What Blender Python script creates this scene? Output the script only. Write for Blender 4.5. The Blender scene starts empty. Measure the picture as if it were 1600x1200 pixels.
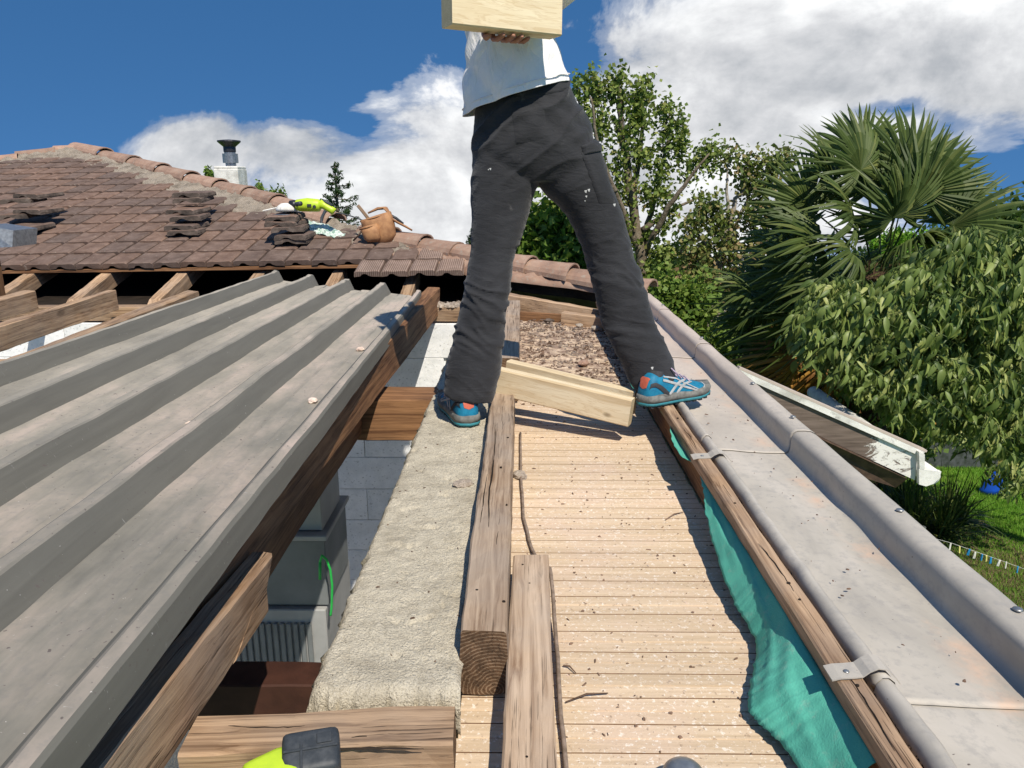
import bpy, bmesh, math, random
import numpy as np
from mathutils import Vector, Matrix, noise as mnoise
# ------------------------------------------------------------------ camera
sc = bpy.context.scene
COL = sc.collection
F_PX, CAM_Z, PITCH, YAW = 1190.0, 0.80, math.radians(14.75), math.radians(0.58)
cf = Vector((-math.sin(YAW)*math.cos(PITCH), math.cos(YAW)*math.cos(PITCH), -math.sin(PITCH)))
cr = Vector((math.cos(YAW), math.sin(YAW), 0)); cu = cr.cross(cf)
cam = bpy.data.cameras.new('camera'); co = bpy.data.objects.new('camera', cam); COL.objects.link(co)
cam.sensor_width = 36; cam.lens = 36*F_PX/1600; cam.clip_start = 0.02; cam.clip_end = 2000
co.matrix_world = Matrix((( cr.x, cu.x, -cf.x, 0), (cr.y, cu.y, -cf.y, 0), (cr.z, cu.z, -cf.z, CAM_Z), (0, 0, 0, 1)))
sc.camera = co
CAM = Vector((0, 0, CAM_Z))
def proj(p):
    q = Vector(p)-CAM; w_ = q.dot(cf); return 800+F_PX*q.dot(cr)/w_, 600-F_PX*q.dot(cu)/w_
def ray(x, y): return cf + cr*((x-800)/F_PX) - cu*((y-600)/F_PX)
def at(x, y, z=None, Y=None, X=None):
    d = ray(x, y)
    t = (z-CAM_Z)/d.z if z is not None else (Y/d.y if Y is not None else X/d.x)
    return CAM + d*t
# ------------------------------------------------------------------ node helper
class NT:
    def __init__(s, tree): s.t = tree; s.n = tree.nodes; s.l = tree.links
    def new(s, typ, **kw):
        n = s.n.new(typ)
        for k, v in kw.items():
            if k.startswith('i_'): s.put(n, k[2:], v)
            else: setattr(n, k, v)
        return n
    def put(s, n, key, v):
        k = int(key) if key.isdigit() else key.replace('_', ' ')
        inp = n.inputs[k]
        if isinstance(v, bpy.types.NodeSocket): s.l.new(v, inp)
        elif isinstance(v, (tuple, list)) and len(v) == 3 and inp.type == 'RGBA': inp.default_value = (*v, 1)
        else: inp.default_value = v
    def math(s, op, a, b=0.0, c=0.0, clamp=False):
        n = s.n.new('ShaderNodeMath'); n.operation = op; n.use_clamp = clamp
        for i, v in enumerate((a, b, c)): s.put(n, str(i), v)
        return n.outputs[0]
    def vmath(s, op, a, b=(0, 0, 0)):
        n = s.n.new('ShaderNodeVectorMath'); n.operation = op
        for i, v in enumerate((a, b)):
            if isinstance(v, bpy.types.NodeSocket): s.l.new(v, n.inputs[i])
            else: n.inputs[i].default_value = v
        return n
    def mix(s, f, a, b, blend='MIX'):
        n = s.n.new('ShaderNodeMix'); n.data_type = 'RGBA'; n.blend_type = blend
        for i, v in ((0, f), (6, a), (7, b)):
            if isinstance(v, bpy.types.NodeSocket): s.l.new(v, n.inputs[i])
            elif i == 0: n.inputs[0].default_value = v
            else: n.inputs[i].default_value = (*v, 1) if len(v) == 3 else v
        return n.outputs[2]
    def ramp(s, f, stops, interp='LINEAR'):
        n = s.n.new('ShaderNodeValToRGB'); s.l.new(f, n.inputs[0]); r = n.color_ramp; r.interpolation = interp
        while len(r.elements) < len(stops): r.elements.new(0.5)
        for e, (p, c) in zip(r.elements, stops):
            e.position = p; e.color = (c, c, c, 1) if isinstance(c, (int, float)) else (*c, 1)
        return n.outputs[0]
    def noise(s, vec, scale, detail=4, rough=0.55, dist=0.0, out=0):
        n = s.n.new('ShaderNodeTexNoise'); n.inputs['Scale'].default_value = scale
        n.inputs['Detail'].default_value = detail; n.inputs['Roughness'].default_value = rough
        n.inputs['Distortion'].default_value = dist
        if vec is not None: s.l.new(vec, n.inputs['Vector'])
        return n.outputs[out]
    def voro(s, vec, scale, feature='F1', out=0):
        n = s.n.new('ShaderNodeTexVoronoi'); n.feature = feature; n.inputs['Scale'].default_value = scale
        s.l.new(vec, n.inputs['Vector']); return n.outputs[out]
    def scale(s, vec, v): return s.vmath('MULTIPLY', vec, v).outputs[0]
# ------------------------------------------------------------------ sun and sky
SUN_EL, SUN_AZ = math.radians(52), math.radians(156)      # azimuth measured from +Y towards +X
sund = Vector((math.cos(SUN_EL)*math.sin(SUN_AZ), math.cos(SUN_EL)*math.cos(SUN_AZ), math.sin(SUN_EL)))
sl = bpy.data.lights.new('sun', 'SUN'); sl.energy = 5.0; sl.angle = math.radians(0.53); sl.color = (1, 0.93, 0.82)
so = bpy.data.objects.new('sun', sl); COL.objects.link(so)
so.rotation_euler = sund.to_track_quat('Z', 'Y').to_euler(); so.location = (3, -3, 6)
world = bpy.data.worlds.new('World'); sc.world = world; world.use_nodes = True
w = NT(world.node_tree); w.n.clear()
gd = w.new('ShaderNodeTexCoord').outputs['Generated']
dirv = w.vmath('NORMALIZE', gd).outputs[0]
sky = w.new('ShaderNodeTexSky', sky_type='NISHITA', sun_disc=False, sun_elevation=SUN_EL, sun_rotation=SUN_AZ)
sky.air_density = 1.0; sky.dust_density = 0.0; sky.ozone_density = 2.0
w.l.new(w.vmath('ADD', dirv, (0, 0, .50)).outputs[0], sky.inputs[0])
hs = w.new('ShaderNodeHueSaturation', i_Color=sky.outputs[0]); hs.inputs['Saturation'].default_value = 1.27; hs.inputs['Value'].default_value = 1.55; hs.inputs['Hue'].default_value = .498
def blob(px, py, rx, ry, amp):      # soft mound of cloud in one part of the sky
    d = ray(px, py).normalized(); e1 = Vector((d.y, -d.x, 0)).normalized(); e2 = e1.cross(d)
    a = w.math('DIVIDE', w.vmath('DOT_PRODUCT', dirv, tuple(e1)).outputs['Value'], rx/F_PX)
    b = w.math('DIVIDE', w.vmath('DOT_PRODUCT', dirv, tuple(e2)).outputs['Value'], ry/F_PX)
    f = w.math('GREATER_THAN', w.vmath('DOT_PRODUCT', dirv, tuple(d)).outputs['Value'], 0.0)
    x = w.math('ADD', w.math('MULTIPLY', a, a), w.math('MULTIPLY', b, b))
    return w.math('MULTIPLY', w.math('MULTIPLY', w.math('POWER', 2.718, w.math('MULTIPLY', x, -1.0)), amp), f)
bias = None
for b in [(640, 310, 320, 110, .28), (330, 220, 130, 40, .20), (470, 215, 80, 55, .16), (290, 300, 110, 60, .14), (590, 155, 42, 28, .15), (700, 180, 90, 80, .16), (800, 200, 120, 90, .15),
          (1080, 85, 200, 110, .27), (1330, 70, 190, 105, .27), (1540, 80, 120, 100, .22), (1020, 230, 210, 100, .22), (1190, 220, 90, 45, .12), (1490, 195, 110, 60, .17), (1590, 230, 60, 60, .12), (950, 350, 300, 80, .22), (1350, 380, 200, 50, .1), (60, -10, 100, 34, .22),
          (1485, 190, 70, 22, -.19), (1385, 172, 45, 12, -.13), (1590, 200, 50, 30, -.1), (1290, 175, 60, 14, -.16), (1250, 10, 20, 30, -.16), (890, 95, 50, 50, -.20), (900, 10, 60, 20, -.12), (1540, 280, 90, 40, -.2), (1598, 335, 16, 20, .3), (1400, 160, 50, 14, -.14), (330, 50, 560, 130, -.20), (60, 230, 150, 90, -.16), (460, 130, 160, 60, -.08), (1440, 310, 60, 40, -.08), (560, 195, 30, 16, -.10)]:
    o = blob(*b); bias = o if bias is None else w.math('ADD', bias, o)
sv = w.scale(dirv, (1, 1, 1.5))
n1 = w.noise(sv, 4.2, 12, .60, .35)
sv2 = w.vmath('ADD', sv, (.018, -.01, .05)).outputs[0]
n2 = w.noise(sv2, 4.2, 12, .60, .35)
dens = w.math('ADD', w.math('MULTIPLY_ADD', w.math('SUBTRACT', n1, .5), 1.15, .45), bias)  # base cover raised so unseen clouds make the ambient light less blue
alpha = w.ramp(dens, [(.50, 0), (.56, .35), (.66, .93), (.74, 1)], 'EASE')
lit = w.math('MULTIPLY_ADD', w.math('SUBTRACT', n1, n2), 2.2, .66)
nb = w.noise(w.scale(dirv, (1.3, 1.3, 3.4)), 2.3, 6, .55)
nf = w.noise(w.scale(dirv, (1, 1, 1.6)), 9, 8, .62)
thick = w.math('MULTIPLY', w.math('SUBTRACT', dens, .70, clamp=True), .9)
lit = w.math('SUBTRACT', w.math('ADD', w.math('ADD', lit, w.math('MULTIPLY', w.math('SUBTRACT', nf, .5), .8)), w.math('MULTIPLY', w.math('SUBTRACT', .52, nb), 1.25)), thick)
ccol = w.ramp(lit, [(.0, (.30, .33, .37)), (.32, (.44, .46, .49)), (.58, (.62, .63, .65)), (.82, (.82, .83, .84)), (1, (.95, .95, .95))])
cs = w.vmath('SCALE', ccol); cs.inputs['Scale'].default_value = 12.0
col = w.mix(alpha, hs.outputs[0], cs.outputs[0])
bg = w.new('ShaderNodeBackground', i_Color=col, i_Strength=0.085)
w.l.new(bg.outputs[0], w.new('ShaderNodeOutputWorld').inputs[0])
sc.view_settings.view_transform = 'Standard'; sc.view_settings.look = 'None'
sc.view_settings.exposure = 0.18; sc.view_settings.gamma = 1.0; sc.view_settings.use_curve_mapping = False
sc.render.engine = 'CYCLES'; sc.cycles.max_bounces = 6; sc.cycles.transparent_max_bounces = 4
random.seed(7); rng = np.random.default_rng(7)
# ------------------------------------------------------------------ materials
def new_mat(name, rough=.8, spec=.3, metal=0.0):
    m = bpy.data.materials.new(name); m.use_nodes = True
    t = NT(m.node_tree); t.n.clear()
    p = t.new('ShaderNodeBsdfPrincipled'); p.inputs['Roughness'].default_value = rough
    p.inputs['Specular IOR Level'].default_value = spec; p.inputs['Metallic'].default_value = metal
    o = t.new('ShaderNodeOutputMaterial'); t.l.new(p.outputs[0], o.inputs[0])
    return m, t, p
def bump(t, p, h, strength=.4, dist=.01, prev=None):
    b = t.new('ShaderNodeBump'); b.inputs['Strength'].default_value = strength; b.inputs['Distance'].default_value = dist
    t.l.new(h, b.inputs['Height'])
    if prev is not None: t.l.new(prev, b.inputs['Normal'])
    t.l.new(b.outputs[0], p.inputs['Normal']); return b.outputs[0]
def objv(t): return t.new('ShaderNodeTexCoord').outputs['Object']
def orand(t): return t.new('ShaderNodeObjectInfo').outputs['Random']
def offs(t, v):   # every object samples its own patch of the texture
    n = t.vmath('SCALE', t.new('ShaderNodeObjectInfo').outputs['Location']); n.inputs['Scale'].default_value = 3.7
    return t.vmath('ADD', v, n.outputs[0]).outputs[0]
M = {}
def wood(name, lo, hi, stain, rings=False, cracks=.5, grey=0.0, knots=.5, fresh=False):
    m, t, p = new_mat(name, .78, .25)
    v0 = objv(t); v = offs(t, v0)
    warp = t.noise(t.scale(v, (1.2, 4, 4)), 1.6, 3)
    vw = t.vmath('ADD', t.scale(v, (1.3, 34, 34) if not fresh else (1.0, 22, 22)), t.vmath('SCALE', warp).outputs[0])
    vw.inputs  # grain runs along local X
    g = t.noise(vw.outputs[0], 1.8 if not fresh else 1.1, 6, .62, .9)
    g2 = t.noise(t.scale(v, (2.5, 150, 150)), 1.5, 3, .6)
    big = t.noise(t.scale(v, (1, 3, 3)), 2.3, 4, .6)
    kn = t.voro(t.scale(v, (1.0, 2.6, 2.6) if not fresh else (2.0, 3.6, 3.6)), 2.6)
    knot = t.ramp(kn, [(.0, 1), (.07, .9), (.12, 0)])
    c = t.ramp(g, [(.34, lo), (.46, tuple((a+b)/2 for a, b in zip(lo, hi))), (.62, hi)])
    c = t.mix(t.ramp(big, [(.45, 0), (.75, .75)]), c, stain)
    if grey: c = t.mix(t.math('MULTIPLY', t.ramp(t.noise(v, 6, 4), [(.35, 0), (.65, 1)]), grey), c, (.33, .29, .25))
    if fresh:
        ln_ = t.ramp(t.math('SINE', t.math('MULTIPLY', t.math('ADD', g, t.math('MULTIPLY', kn, .25)), 62.0)), [(.55, 0), (.95, .42)]); c = t.mix(ln_, c, (.50, .35, .19))
    c = t.mix(t.math('MULTIPLY', knot, knots), c, tuple(x*.35 for x in lo))
    crk = t.ramp(g2, [(.34, 1), (.41, 0)])
    crm = t.math('MULTIPLY', t.math('MULTIPLY', crk, t.ramp(big, [(.4, 0), (.6, 1)])), cracks)
    c = t.mix(crm, c, tuple(x*.25 for x in lo))
    # end grain: growth rings on the faces across the grain
    gm = t.new('ShaderNodeNewGeometry').outputs['True Normal']
    tr = t.new('ShaderNodeVectorTransform', vector_type='NORMAL', convert_from='WORLD', convert_to='OBJECT'); t.l.new(gm, tr.inputs[0])
    sx = t.new('ShaderNodeSeparateXYZ'); t.l.new(tr.outputs[0], sx.inputs[0])
    endm = t.math('GREATER_THAN', t.math('ABSOLUTE', sx.outputs[0]), .75)
    so_ = t.new('ShaderNodeSeparateXYZ'); t.l.new(v0, so_.inputs[0])
    ry = t.math('ADD', so_.outputs[1], t.math('MULTIPLY', t.noise(v0, 22, 4), .035)); rz = t.math('ADD', so_.outputs[2], .055)
    rr = t.math('SQRT', t.math('ADD', t.math('MULTIPLY', ry, ry), t.math('MULTIPLY', rz, rz)))
    ring = t.math('SINE', t.math('MULTIPLY', rr, 950.0))
    ec = t.mix(t.ramp(ring, [(.2, 0), (.8, 1)]), tuple(x*.95 for x in lo), tuple(x*.85 for x in hi))
    ec = t.mix(t.ramp(t.noise(v0, 45, 5, .7), [(.4, 0), (.62, .7)]), ec, tuple(x*.3 for x in lo))
    ec = t.mix(1.0, ec, (.72, .66, .6), 'MULTIPLY') if not fresh else t.mix(.75, ec, (.52, .42, .26))
    c = t.mix(endm, c, ec)
    hsv = t.new('ShaderNodeHueSaturation', i_Color=c); t.l.new(t.math('MULTIPLY_ADD', orand(t), .3, .85), hsv.inputs['Value'])
    t.l.new(hsv.outputs[0], p.inputs['Base Color'])
    h = t.math('SUBTRACT', t.math('ADD', t.math('MULTIPLY', g, .6), t.math('MULTIPLY', g2, .3)), crm)
    bump(t, p, h, .25 if fresh else .75, .003)
    M[name] = m
wood('old_wood', (.17, .095, .048), (.49, .325, .195), (.15, .08, .04), cracks=.9, grey=.25)
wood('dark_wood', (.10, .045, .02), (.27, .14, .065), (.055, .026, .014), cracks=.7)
wood('grey_wood', (.19, .115, .065), (.47, .345, .235), (.25, .165, .105), cracks=.95, grey=.4)
wood('pine', (.50, .37, .21), (.76, .66, .47), (.70, .56, .36), cracks=.0, knots=.8, fresh=True)
def concrete(name, base, dark, bscale=1.0, strength=1.0):
    m, t, p = new_mat(name, .95, .1); v = objv(t)
    a = t.noise(v, 14*bscale, 8, .65); b = t.noise(v, 90*bscale, 5, .7); vo = t.voro(v, 120*bscale)
    c = t.ramp(a, [(.3, dark), (.5, base), (.75, tuple(min(1, x*1.12) for x in base))])
    c = t.mix(t.ramp(b, [(.30, .55), (.42, 0)]), c, tuple(x*.5 for x in dark))
    c = t.mix(t.ramp(t.noise(v, 260*bscale, 2, .6), [(.62, 0), (.72, .6)]), c, (.75, .70, .6))
    gr_ = t.noise(v, 330, 3, .7); c = t.mix(t.ramp(gr_, [(.34, .75), (.47, 0)]), c, tuple(x*.42 for x in base)); c = t.mix(t.ramp(gr_, [(.55, 0), (.68, .6)]), c, (.74, .68, .57))
    st_ = t.noise(v, 5, 6, .6); c = t.mix(t.ramp(st_, [(.5, 0), (.68, .5)]), c, tuple(x*.78 for x in dark))
    b = t.math('ADD', b, t.math('MULTIPLY', gr_, .7))
    t.l.new(c, p.inputs['Base Color'])
    h = t.math('ADD', t.math('MULTIPLY', a, .8), t.math('ADD', t.math('MULTIPLY', b, 1.0), t.math('MULTIPLY', vo, .35)))
    bump(t, p, h, strength, .007); M[name] = m
concrete('concrete', (.60, .535, .41), (.43, .375, .28), 1.6, .9)
concrete('mortar', (.30, .25, .195), (.13, .105, .08), .7, 1.0)
concrete('stone_chip', (.50, .42, .34), (.28, .22, .18), 1.5)
concrete('chimney_white', (.78, .76, .70), (.42, .40, .34), .25, .4)
def simple(name, c1, c2=None, scale=20, rough=.7, spec=.4, metal=0, bs=.2, bd=.002, detail=5, stops=(.38, .62), rv=0.0):
    m, t, p = new_mat(name, rough, spec, metal); v = offs(t, objv(t))
    c2 = c2 or tuple(x*.7 for x in c1)
    a = t.noise(v, scale, detail, .6)
    c = t.ramp(a, [(stops[0], c1), (stops[1], c2)])
    if rv:
        hsv = t.new('ShaderNodeHueSaturation', i_Color=c); t.l.new(t.math('MULTIPLY_ADD', orand(t), rv, 1-rv/2), hsv.inputs['Value']); c = hsv.outputs[0]
    t.l.new(c, p.inputs['Base Color'])
    if bs: bump(t, p, t.noise(v, scale*3, 5, .6), bs, bd)
    M[name] = m; return m, t, p
simple('rubber_black', (.025, .03, .035), (.05, .055, .06), 60, .55, .4)
simple('lime_plastic', (.50, .66, .03), (.42, .58, .03), 30, .42, .45, bs=.05)
simple('grey_metal', (.42, .42, .40), (.28, .28, .27), 40, .4, .5, .8)
simple('dark_metal', (.05, .05, .055), (.03, .03, .032), 30, .4, .5, .5)
simple('leather', (.42, .22, .10), (.27, .13, .06), 14, .7, .3, bs=.5)
simple('leather_dark', (.09, .055, .035), (.05, .03, .02), 20, .7, .3)
simple('flashing_white', (.72, .76, .70), (.25, .38, .30), 30, .5, .5, bs=.6, bd=.006)
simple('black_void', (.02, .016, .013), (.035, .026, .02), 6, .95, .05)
simple('cabinet_white', (.34, .34, .33), (.27, .27, .26), 5, .5, .3, bs=.05)  # both cabinet colours lowered to put the shade under the sheets into them
simple('cabinet_grey', (.17, .18, .18), (.13, .14, .14), 5, .5, .3, bs=.05)
simple('green_plastic', (.02, .42, .07), (.02, .34, .06), 20, .4, .4, bs=0)
simple('blue_plastic', (.01, .09, .55), (.01, .07, .42), 10, .4, .4, bs=0)
simple('shadow_net', (.09, .10, .10), (.04, .05, .04), 12, .9, .1)
simple('paint_red_brown', (.055, .022, .014), (.035, .014, .009), 12, .7, .2)
simple('skin', (.36, .17, .105), (.30, .13, .08), 40, .5, .4, bs=.15)
simple('hair', (.05, .03, .02), (.03, .02, .012), 60, .6, .3, bs=.6)
simple('pebble', (.34, .27, .22), (.17, .13, .11), 25, .9, .1, rv=.7)
simple('dirt_chip', (.19, .125, .09), (.085, .055, .04), 25, .95, .05, rv=.8)
simple('white_chip', (.72, .60, .50), (.55, .42, .34), 40, .9, .1)
simple('rope', (.26, .20, .16), (.16, .12, .09), 60, .9, .1)
simple('bark', (.22, .18, .13), (.10, .08, .055), 12, .9, .1, bs=.7, bd=.02)
simple('bark_pale', (.40, .36, .30), (.20, .17, .13), 9, .9, .1, bs=.7, bd=.02)
simple('palm_fibre', (.14, .085, .05), (.05, .032, .02), 30, .95, .05, bs=1, bd=.02)
def two(name, a, b, sc_): simple(name, a, b, sc_, .8, .2)
two('peg_white', (.7, .68, .6), (.6, .58, .5), 9); two('peg_blue', (.02, .25, .5), (.02, .2, .4), 9); two('peg_yellow', (.7, .65, .2), (.6, .5, .15), 9)
# corrugated steel sheet: pale building dust lies on what faces up, sides stay clean
m, t, p = new_mat('sheet_steel', .5, .16, .0); v = objv(t)
gm = t.new('ShaderNodeNewGeometry').outputs['Normal']; sx = t.new('ShaderNodeSeparateXYZ'); t.l.new(gm, sx.inputs[0])
up = t.ramp(sx.outputs[2], [(.86, 0), (.97, 1)])
pos = t.new('ShaderNodeSeparateXYZ'); t.l.new(v, pos.inputs[0])
far = t.math('DIVIDE', t.math('SUBTRACT', pos.outputs[1], 1.0), 3.2, clamp=True)
dn = t.noise(t.scale(v, (3, 1, 3)), 2.2, 8, .62); fine = t.noise(v, 55, 6, .7); streak = t.noise(t.scale(v, (30, 2, 30)), 1.2, 5, .6, .6)
dust = t.math('MULTIPLY', up, t.math('ADD', t.math('MULTIPLY', t.ramp(dn, [(.32, .05), (.66, 1)]), .72), t.math('MULTIPLY', far, .6), clamp=True))
c0 = t.ramp(streak, [(.3, (.118, .112, .094)), (.7, (.150, .143, .120))])
cd = t.mix(t.ramp(t.math('ADD', dn, t.math('MULTIPLY', pos.outputs[0], .22)), [(.28, 0), (.52, 1)]), (.385, .345, .28), (.48, .385, .32))
cd = t.mix(t.ramp(fine, [(.35, .45), (.5, 0)]), cd, (.27, .25, .23))
c = t.mix(dust, c0, cd)
scr = t.ramp(t.noise(t.scale(v, (9, 40, 9)), 2.3, 6, .7, 2.0), [(.66, 0), (.70, .8)])
c = t.mix(t.math('MULTIPLY', scr, t.ramp(t.noise(v, 3, 3), [(.5, 0), (.6, 1)])), c, (.55, .53, .50))
spk = t.ramp(t.noise(v, 170, 2, .5), [(.76, 0), (.79, .8)]); c = t.mix(spk, c, (.62, .58, .54))
c = t.mix(t.ramp(t.noise(v, 95, 2, .5), [(.27, 1), (.30, 0)]), c, (.12, .10, .09))
t.l.new(c, p.inputs['Base Color']); t.l.new(t.math('MULTIPLY_ADD', dust, .3, .5), p.inputs['Roughness'])
bump(t, p, t.math('ADD', t.math('MULTIPLY', fine, .3), dn), .18, .004); M['sheet_steel'] = m
# zinc
m, t, p = new_mat('zinc', .6, .25, .0); v = objv(t)
a = t.noise(t.scale(v, (1, .45, 1)), 5, 8, .62, .6); b = t.noise(v, 42, 5, .7)
c = t.ramp(a, [(.30, (.32, .295, .255)), (.5, (.42, .385, .33)), (.72, (.51, .465, .405))])
c = t.mix(t.ramp(b, [(.36, .35), (.5, 0)]), c, (.25, .24, .23))
pos = t.new('ShaderNodeSeparateXYZ'); t.l.new(v, pos.inputs[0])
band = t.ramp(t.math('ABSOLUTE', t.math('SUBTRACT', pos.outputs[0], .775)), [(.0, 1), (.05, 0)])
rust = t.math('MULTIPLY', band, t.ramp(t.noise(v, 4, 7, .7), [(.5, 0), (.66, .8)]))
c = t.mix(rust, c, (.60, .40, .28))
fary = t.math('DIVIDE', t.math('SUBTRACT', pos.outputs[1], 2.0), 2.0, clamp=True)
c = t.mix(t.math('MULTIPLY', fary, .55), c, (.58, .45, .37))
c = t.mix(t.ramp(t.noise(v, 110, 2, .5), [(.22, 1), (.25, 0)]), c, (.10, .08, .07))
t.l.new(c, p.inputs['Base Color']); t.l.new(t.math('MULTIPLY_ADD', a, .3, .42), p.inputs['Roughness'])
bump(t, p, t.math('ADD', t.math('MULTIPLY', a, .8), t.math('MULTIPLY', b, .12)), .22, .006); M['zinc'] = m
# old roof tile
m, t, p = new_mat('clay_tile', .88, .2); v = offs(t, objv(t))
a = t.noise(v, 9, 6, .65); b = t.noise(v, 70, 4, .7)
c = t.ramp(a, [(.3, (.105, .069, .053)), (.5, (.155, .106, .083)), (.72, (.215, .152, .122))])
c = t.mix(t.ramp(b, [(.35, .5), (.48, 0)]), c, (.11, .075, .06))
c = t.mix(t.ramp(t.noise(v, 33, 4, .6), [(.62, 0), (.74, .45)]), c, (.40, .36, .30))
hsv = t.new('ShaderNodeHueSaturation', i_Color=c); rnd = orand(t)
t.l.new(t.math('MULTIPLY_ADD', rnd, .36, .80), hsv.inputs['Value']); t.l.new(t.math('MULTIPLY_ADD', rnd, .25, .9), hsv.inputs['Saturation'])
t.l.new(hsv.outputs[0], p.inputs['Base Color']); bump(t, p, t.math('ADD', a, t.math('MULTIPLY', b, .5)), .45, .004); M['clay_tile'] = m
for nm, cc in (('ribbed_tile', None), ('tile_stack', (.55, .6, .6))):
    mm = m.copy(); mm.name = nm; M[nm] = mm
    if nm == 'ribbed_tile':
        q = NT(mm.node_tree); pp = [n for n in q.n if n.type == 'BSDF_PRINCIPLED'][0]; src = pp.inputs['Base Color'].links[0].from_socket
        so_ = q.new('ShaderNodeSeparateXYZ'); q.l.new(q.new('ShaderNodeTexCoord').outputs['Object'], so_.inputs[0])
        st = q.ramp(q.math('SINE', q.math('MULTIPLY', so_.outputs[0], 420.0)), [(.4, 0), (.7, 1)])
        q.l.new(q.mix(q.math('MULTIPLY', st, .6), src, (.42, .33, .27)), pp.inputs['Base Color'])
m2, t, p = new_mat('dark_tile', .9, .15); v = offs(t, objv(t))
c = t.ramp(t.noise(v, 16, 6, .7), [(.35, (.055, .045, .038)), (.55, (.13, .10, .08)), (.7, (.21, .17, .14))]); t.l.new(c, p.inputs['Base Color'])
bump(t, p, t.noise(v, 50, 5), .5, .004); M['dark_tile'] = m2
m2, t, p = new_mat('ridge_clay', .85, .2); v = offs(t, objv(t))
c = t.ramp(t.noise(v, 7, 6, .65), [(.3, (.24, .155, .115)), (.5, (.34, .215, .155)), (.7, (.41, .29, .215))])
c = t.mix(t.ramp(t.noise(v, 30, 5, .7), [(.55, 0), (.7, .7)]), c, (.36, .33, .27))
hsv = t.new('ShaderNodeHueSaturation', i_Color=c); t.l.new(t.math('MULTIPLY_ADD', orand(t), .4, .75), hsv.inputs['Value'])
t.l.new(hsv.outputs[0], p.inputs['Base Color']); bump(t, p, t.noise(v, 40, 6, .7), .5, .005); M['ridge_clay'] = m2
# soffit boards
m, t, p = new_mat('soffit_board', .85, .2); v = offs(t, objv(t)); vg = t.new('ShaderNodeNewGeometry').outputs['Position']
g = t.noise(t.scale(v, (2, 60, 60)), 1.5, 5, .6, .5)
c = t.ramp(g, [(.3, (.49, .365, .235)), (.6, (.61, .47, .325)), (.8, (.67, .545, .395))])
c = t.mix(t.ramp(t.noise(vg, 5, 6, .6), [(.48, 0), (.64, .5)]), c, (.60, .45, .34))
c = t.mix(t.ramp(t.noise(vg, 120, 3, .7), [(.58, 0), (.64, .75)]), c, (.78, .70, .60))
c = t.mix(t.ramp(t.noise(vg, 75, 4, .7), [(.33, .7), (.40, 0)]), c, (.25, .17, .12))
ps = t.new('ShaderNodeSeparateXYZ'); t.l.new(vg, ps.inputs[0])
dirt = t.math('MULTIPLY', t.math('DIVIDE', t.math('SUBTRACT', ps.outputs[1], 2.9), .5, clamp=True), t.ramp(t.noise(vg, 22, 7, .72), [(.43, .0), (.56, .85)]))
c = t.mix(dirt, c, (.20, .13, .10))
hsv = t.new('ShaderNodeHueSaturation', i_Color=c); t.l.new(t.math('MULTIPLY_ADD', orand(t), .18, .9), hsv.inputs['Value'])
t.l.new(hsv.outputs[0], p.inputs['Base Color']); bump(t, p, t.math('ADD', t.noise(vg, 140, 4, .7), g), .35, .003); M['soffit_board'] = m
simple('groove_dark', (.24, .14, .075), (.17, .095, .05), 40, .9, .1, bs=0)
# membrane
m, t, p = new_mat('membrane', .85, .12); v = objv(t)
a = t.noise(v, 6, 5, .6); wv = t.noise(v, 300, 2, .6)
c = t.ramp(a, [(.3, (.07, .33, .24)), (.7, (.115, .45, .335))]); c = t.mix(t.ramp(t.noise(v, 40, 6, .7), [(.55, 0), (.7, .35)]), c, (.30, .40, .33))
t.l.new(c, p.inputs['Base Color']); bump(t, p, t.math('ADD', wv, a), .35, .003); M['membrane'] = m
# painted block wall
m, t, p = new_mat('painted_block', .9, .15); v = objv(t)
c = t.ramp(t.noise(v, 7, 6, .65), [(.3, (.62, .63, .62)), (.6, (.80, .80, .79))])
c = t.mix(t.ramp(t.noise(t.scale(v, (1, 1, 1.6)), 26, 7, .75), [(.30, .9), (.37, 0)]), c, (.10, .10, .09))
c = t.mix(t.ramp(t.noise(v, 70, 4, .7), [(.33, .6), (.40, 0)]), c, (.2, .2, .19))
t.l.new(c, p.inputs['Base Color']); bump(t, p, t.noise(v, 30, 7, .7), .6, .006); M['painted_block'] = m
# trousers, shirt
m, t, p = new_mat('trouser_cloth', .82, .2); v = objv(t)
c = t.ramp(t.noise(v, 7, 5, .6), [(.35, (.018, .0182, .020)), (.65, (.029, .0293, .032))])
c = t.mix(t.ramp(t.noise(v, 11, 6, .7), [(.66, 0), (.74, .35)]), c, (.16, .15, .14))
t.l.new(c, p.inputs['Base Color']); p.inputs['Sheen Weight'].default_value = .15
fo = t.noise(t.scale(v, (1.0, 1.0, 2.6)), 17, 5, .6, 1.2); bump(t, p, t.math('ADD', fo, t.math('MULTIPLY', t.noise(v, 900, 2), .03)), .3, .02); M['trouser_cloth'] = m
m, t, p = new_mat('shirt_cloth', .85, .15); v = objv(t)
c = t.ramp(t.noise(v, 12, 4), [(.3, (.76, .73, .72)), (.7, (.82, .79, .78))]); t.l.new(c, p.inputs['Base Color'])
bump(t, p, t.math('ADD', t.noise(t.scale(v, (1, 1, .45)), 14, 5, .55, 1.2), t.math('MULTIPLY', t.noise(v, 500, 2), .04)), .8, .02); M['shirt_cloth'] = m
simple('shoe_blue', (.008, .13, .23), (.01, .19, .31), 60, .6, .3); simple('shoe_teal', (.04, .22, .26), (.03, .17, .2), 60, .6, .3)
simple('shoe_grey', (.20, .20, .18), (.12, .12, .11), 50, .8, .2); simple('shoe_silver', (.42, .43, .42), (.3, .31, .3), 50, .5, .4)
simple('shoe_dark', (.03, .03, .035), (.05, .05, .05), 50, .7, .2); simple('shoe_orange', (.55, .13, .07), (.45, .1, .06), 50, .6, .3)
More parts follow.
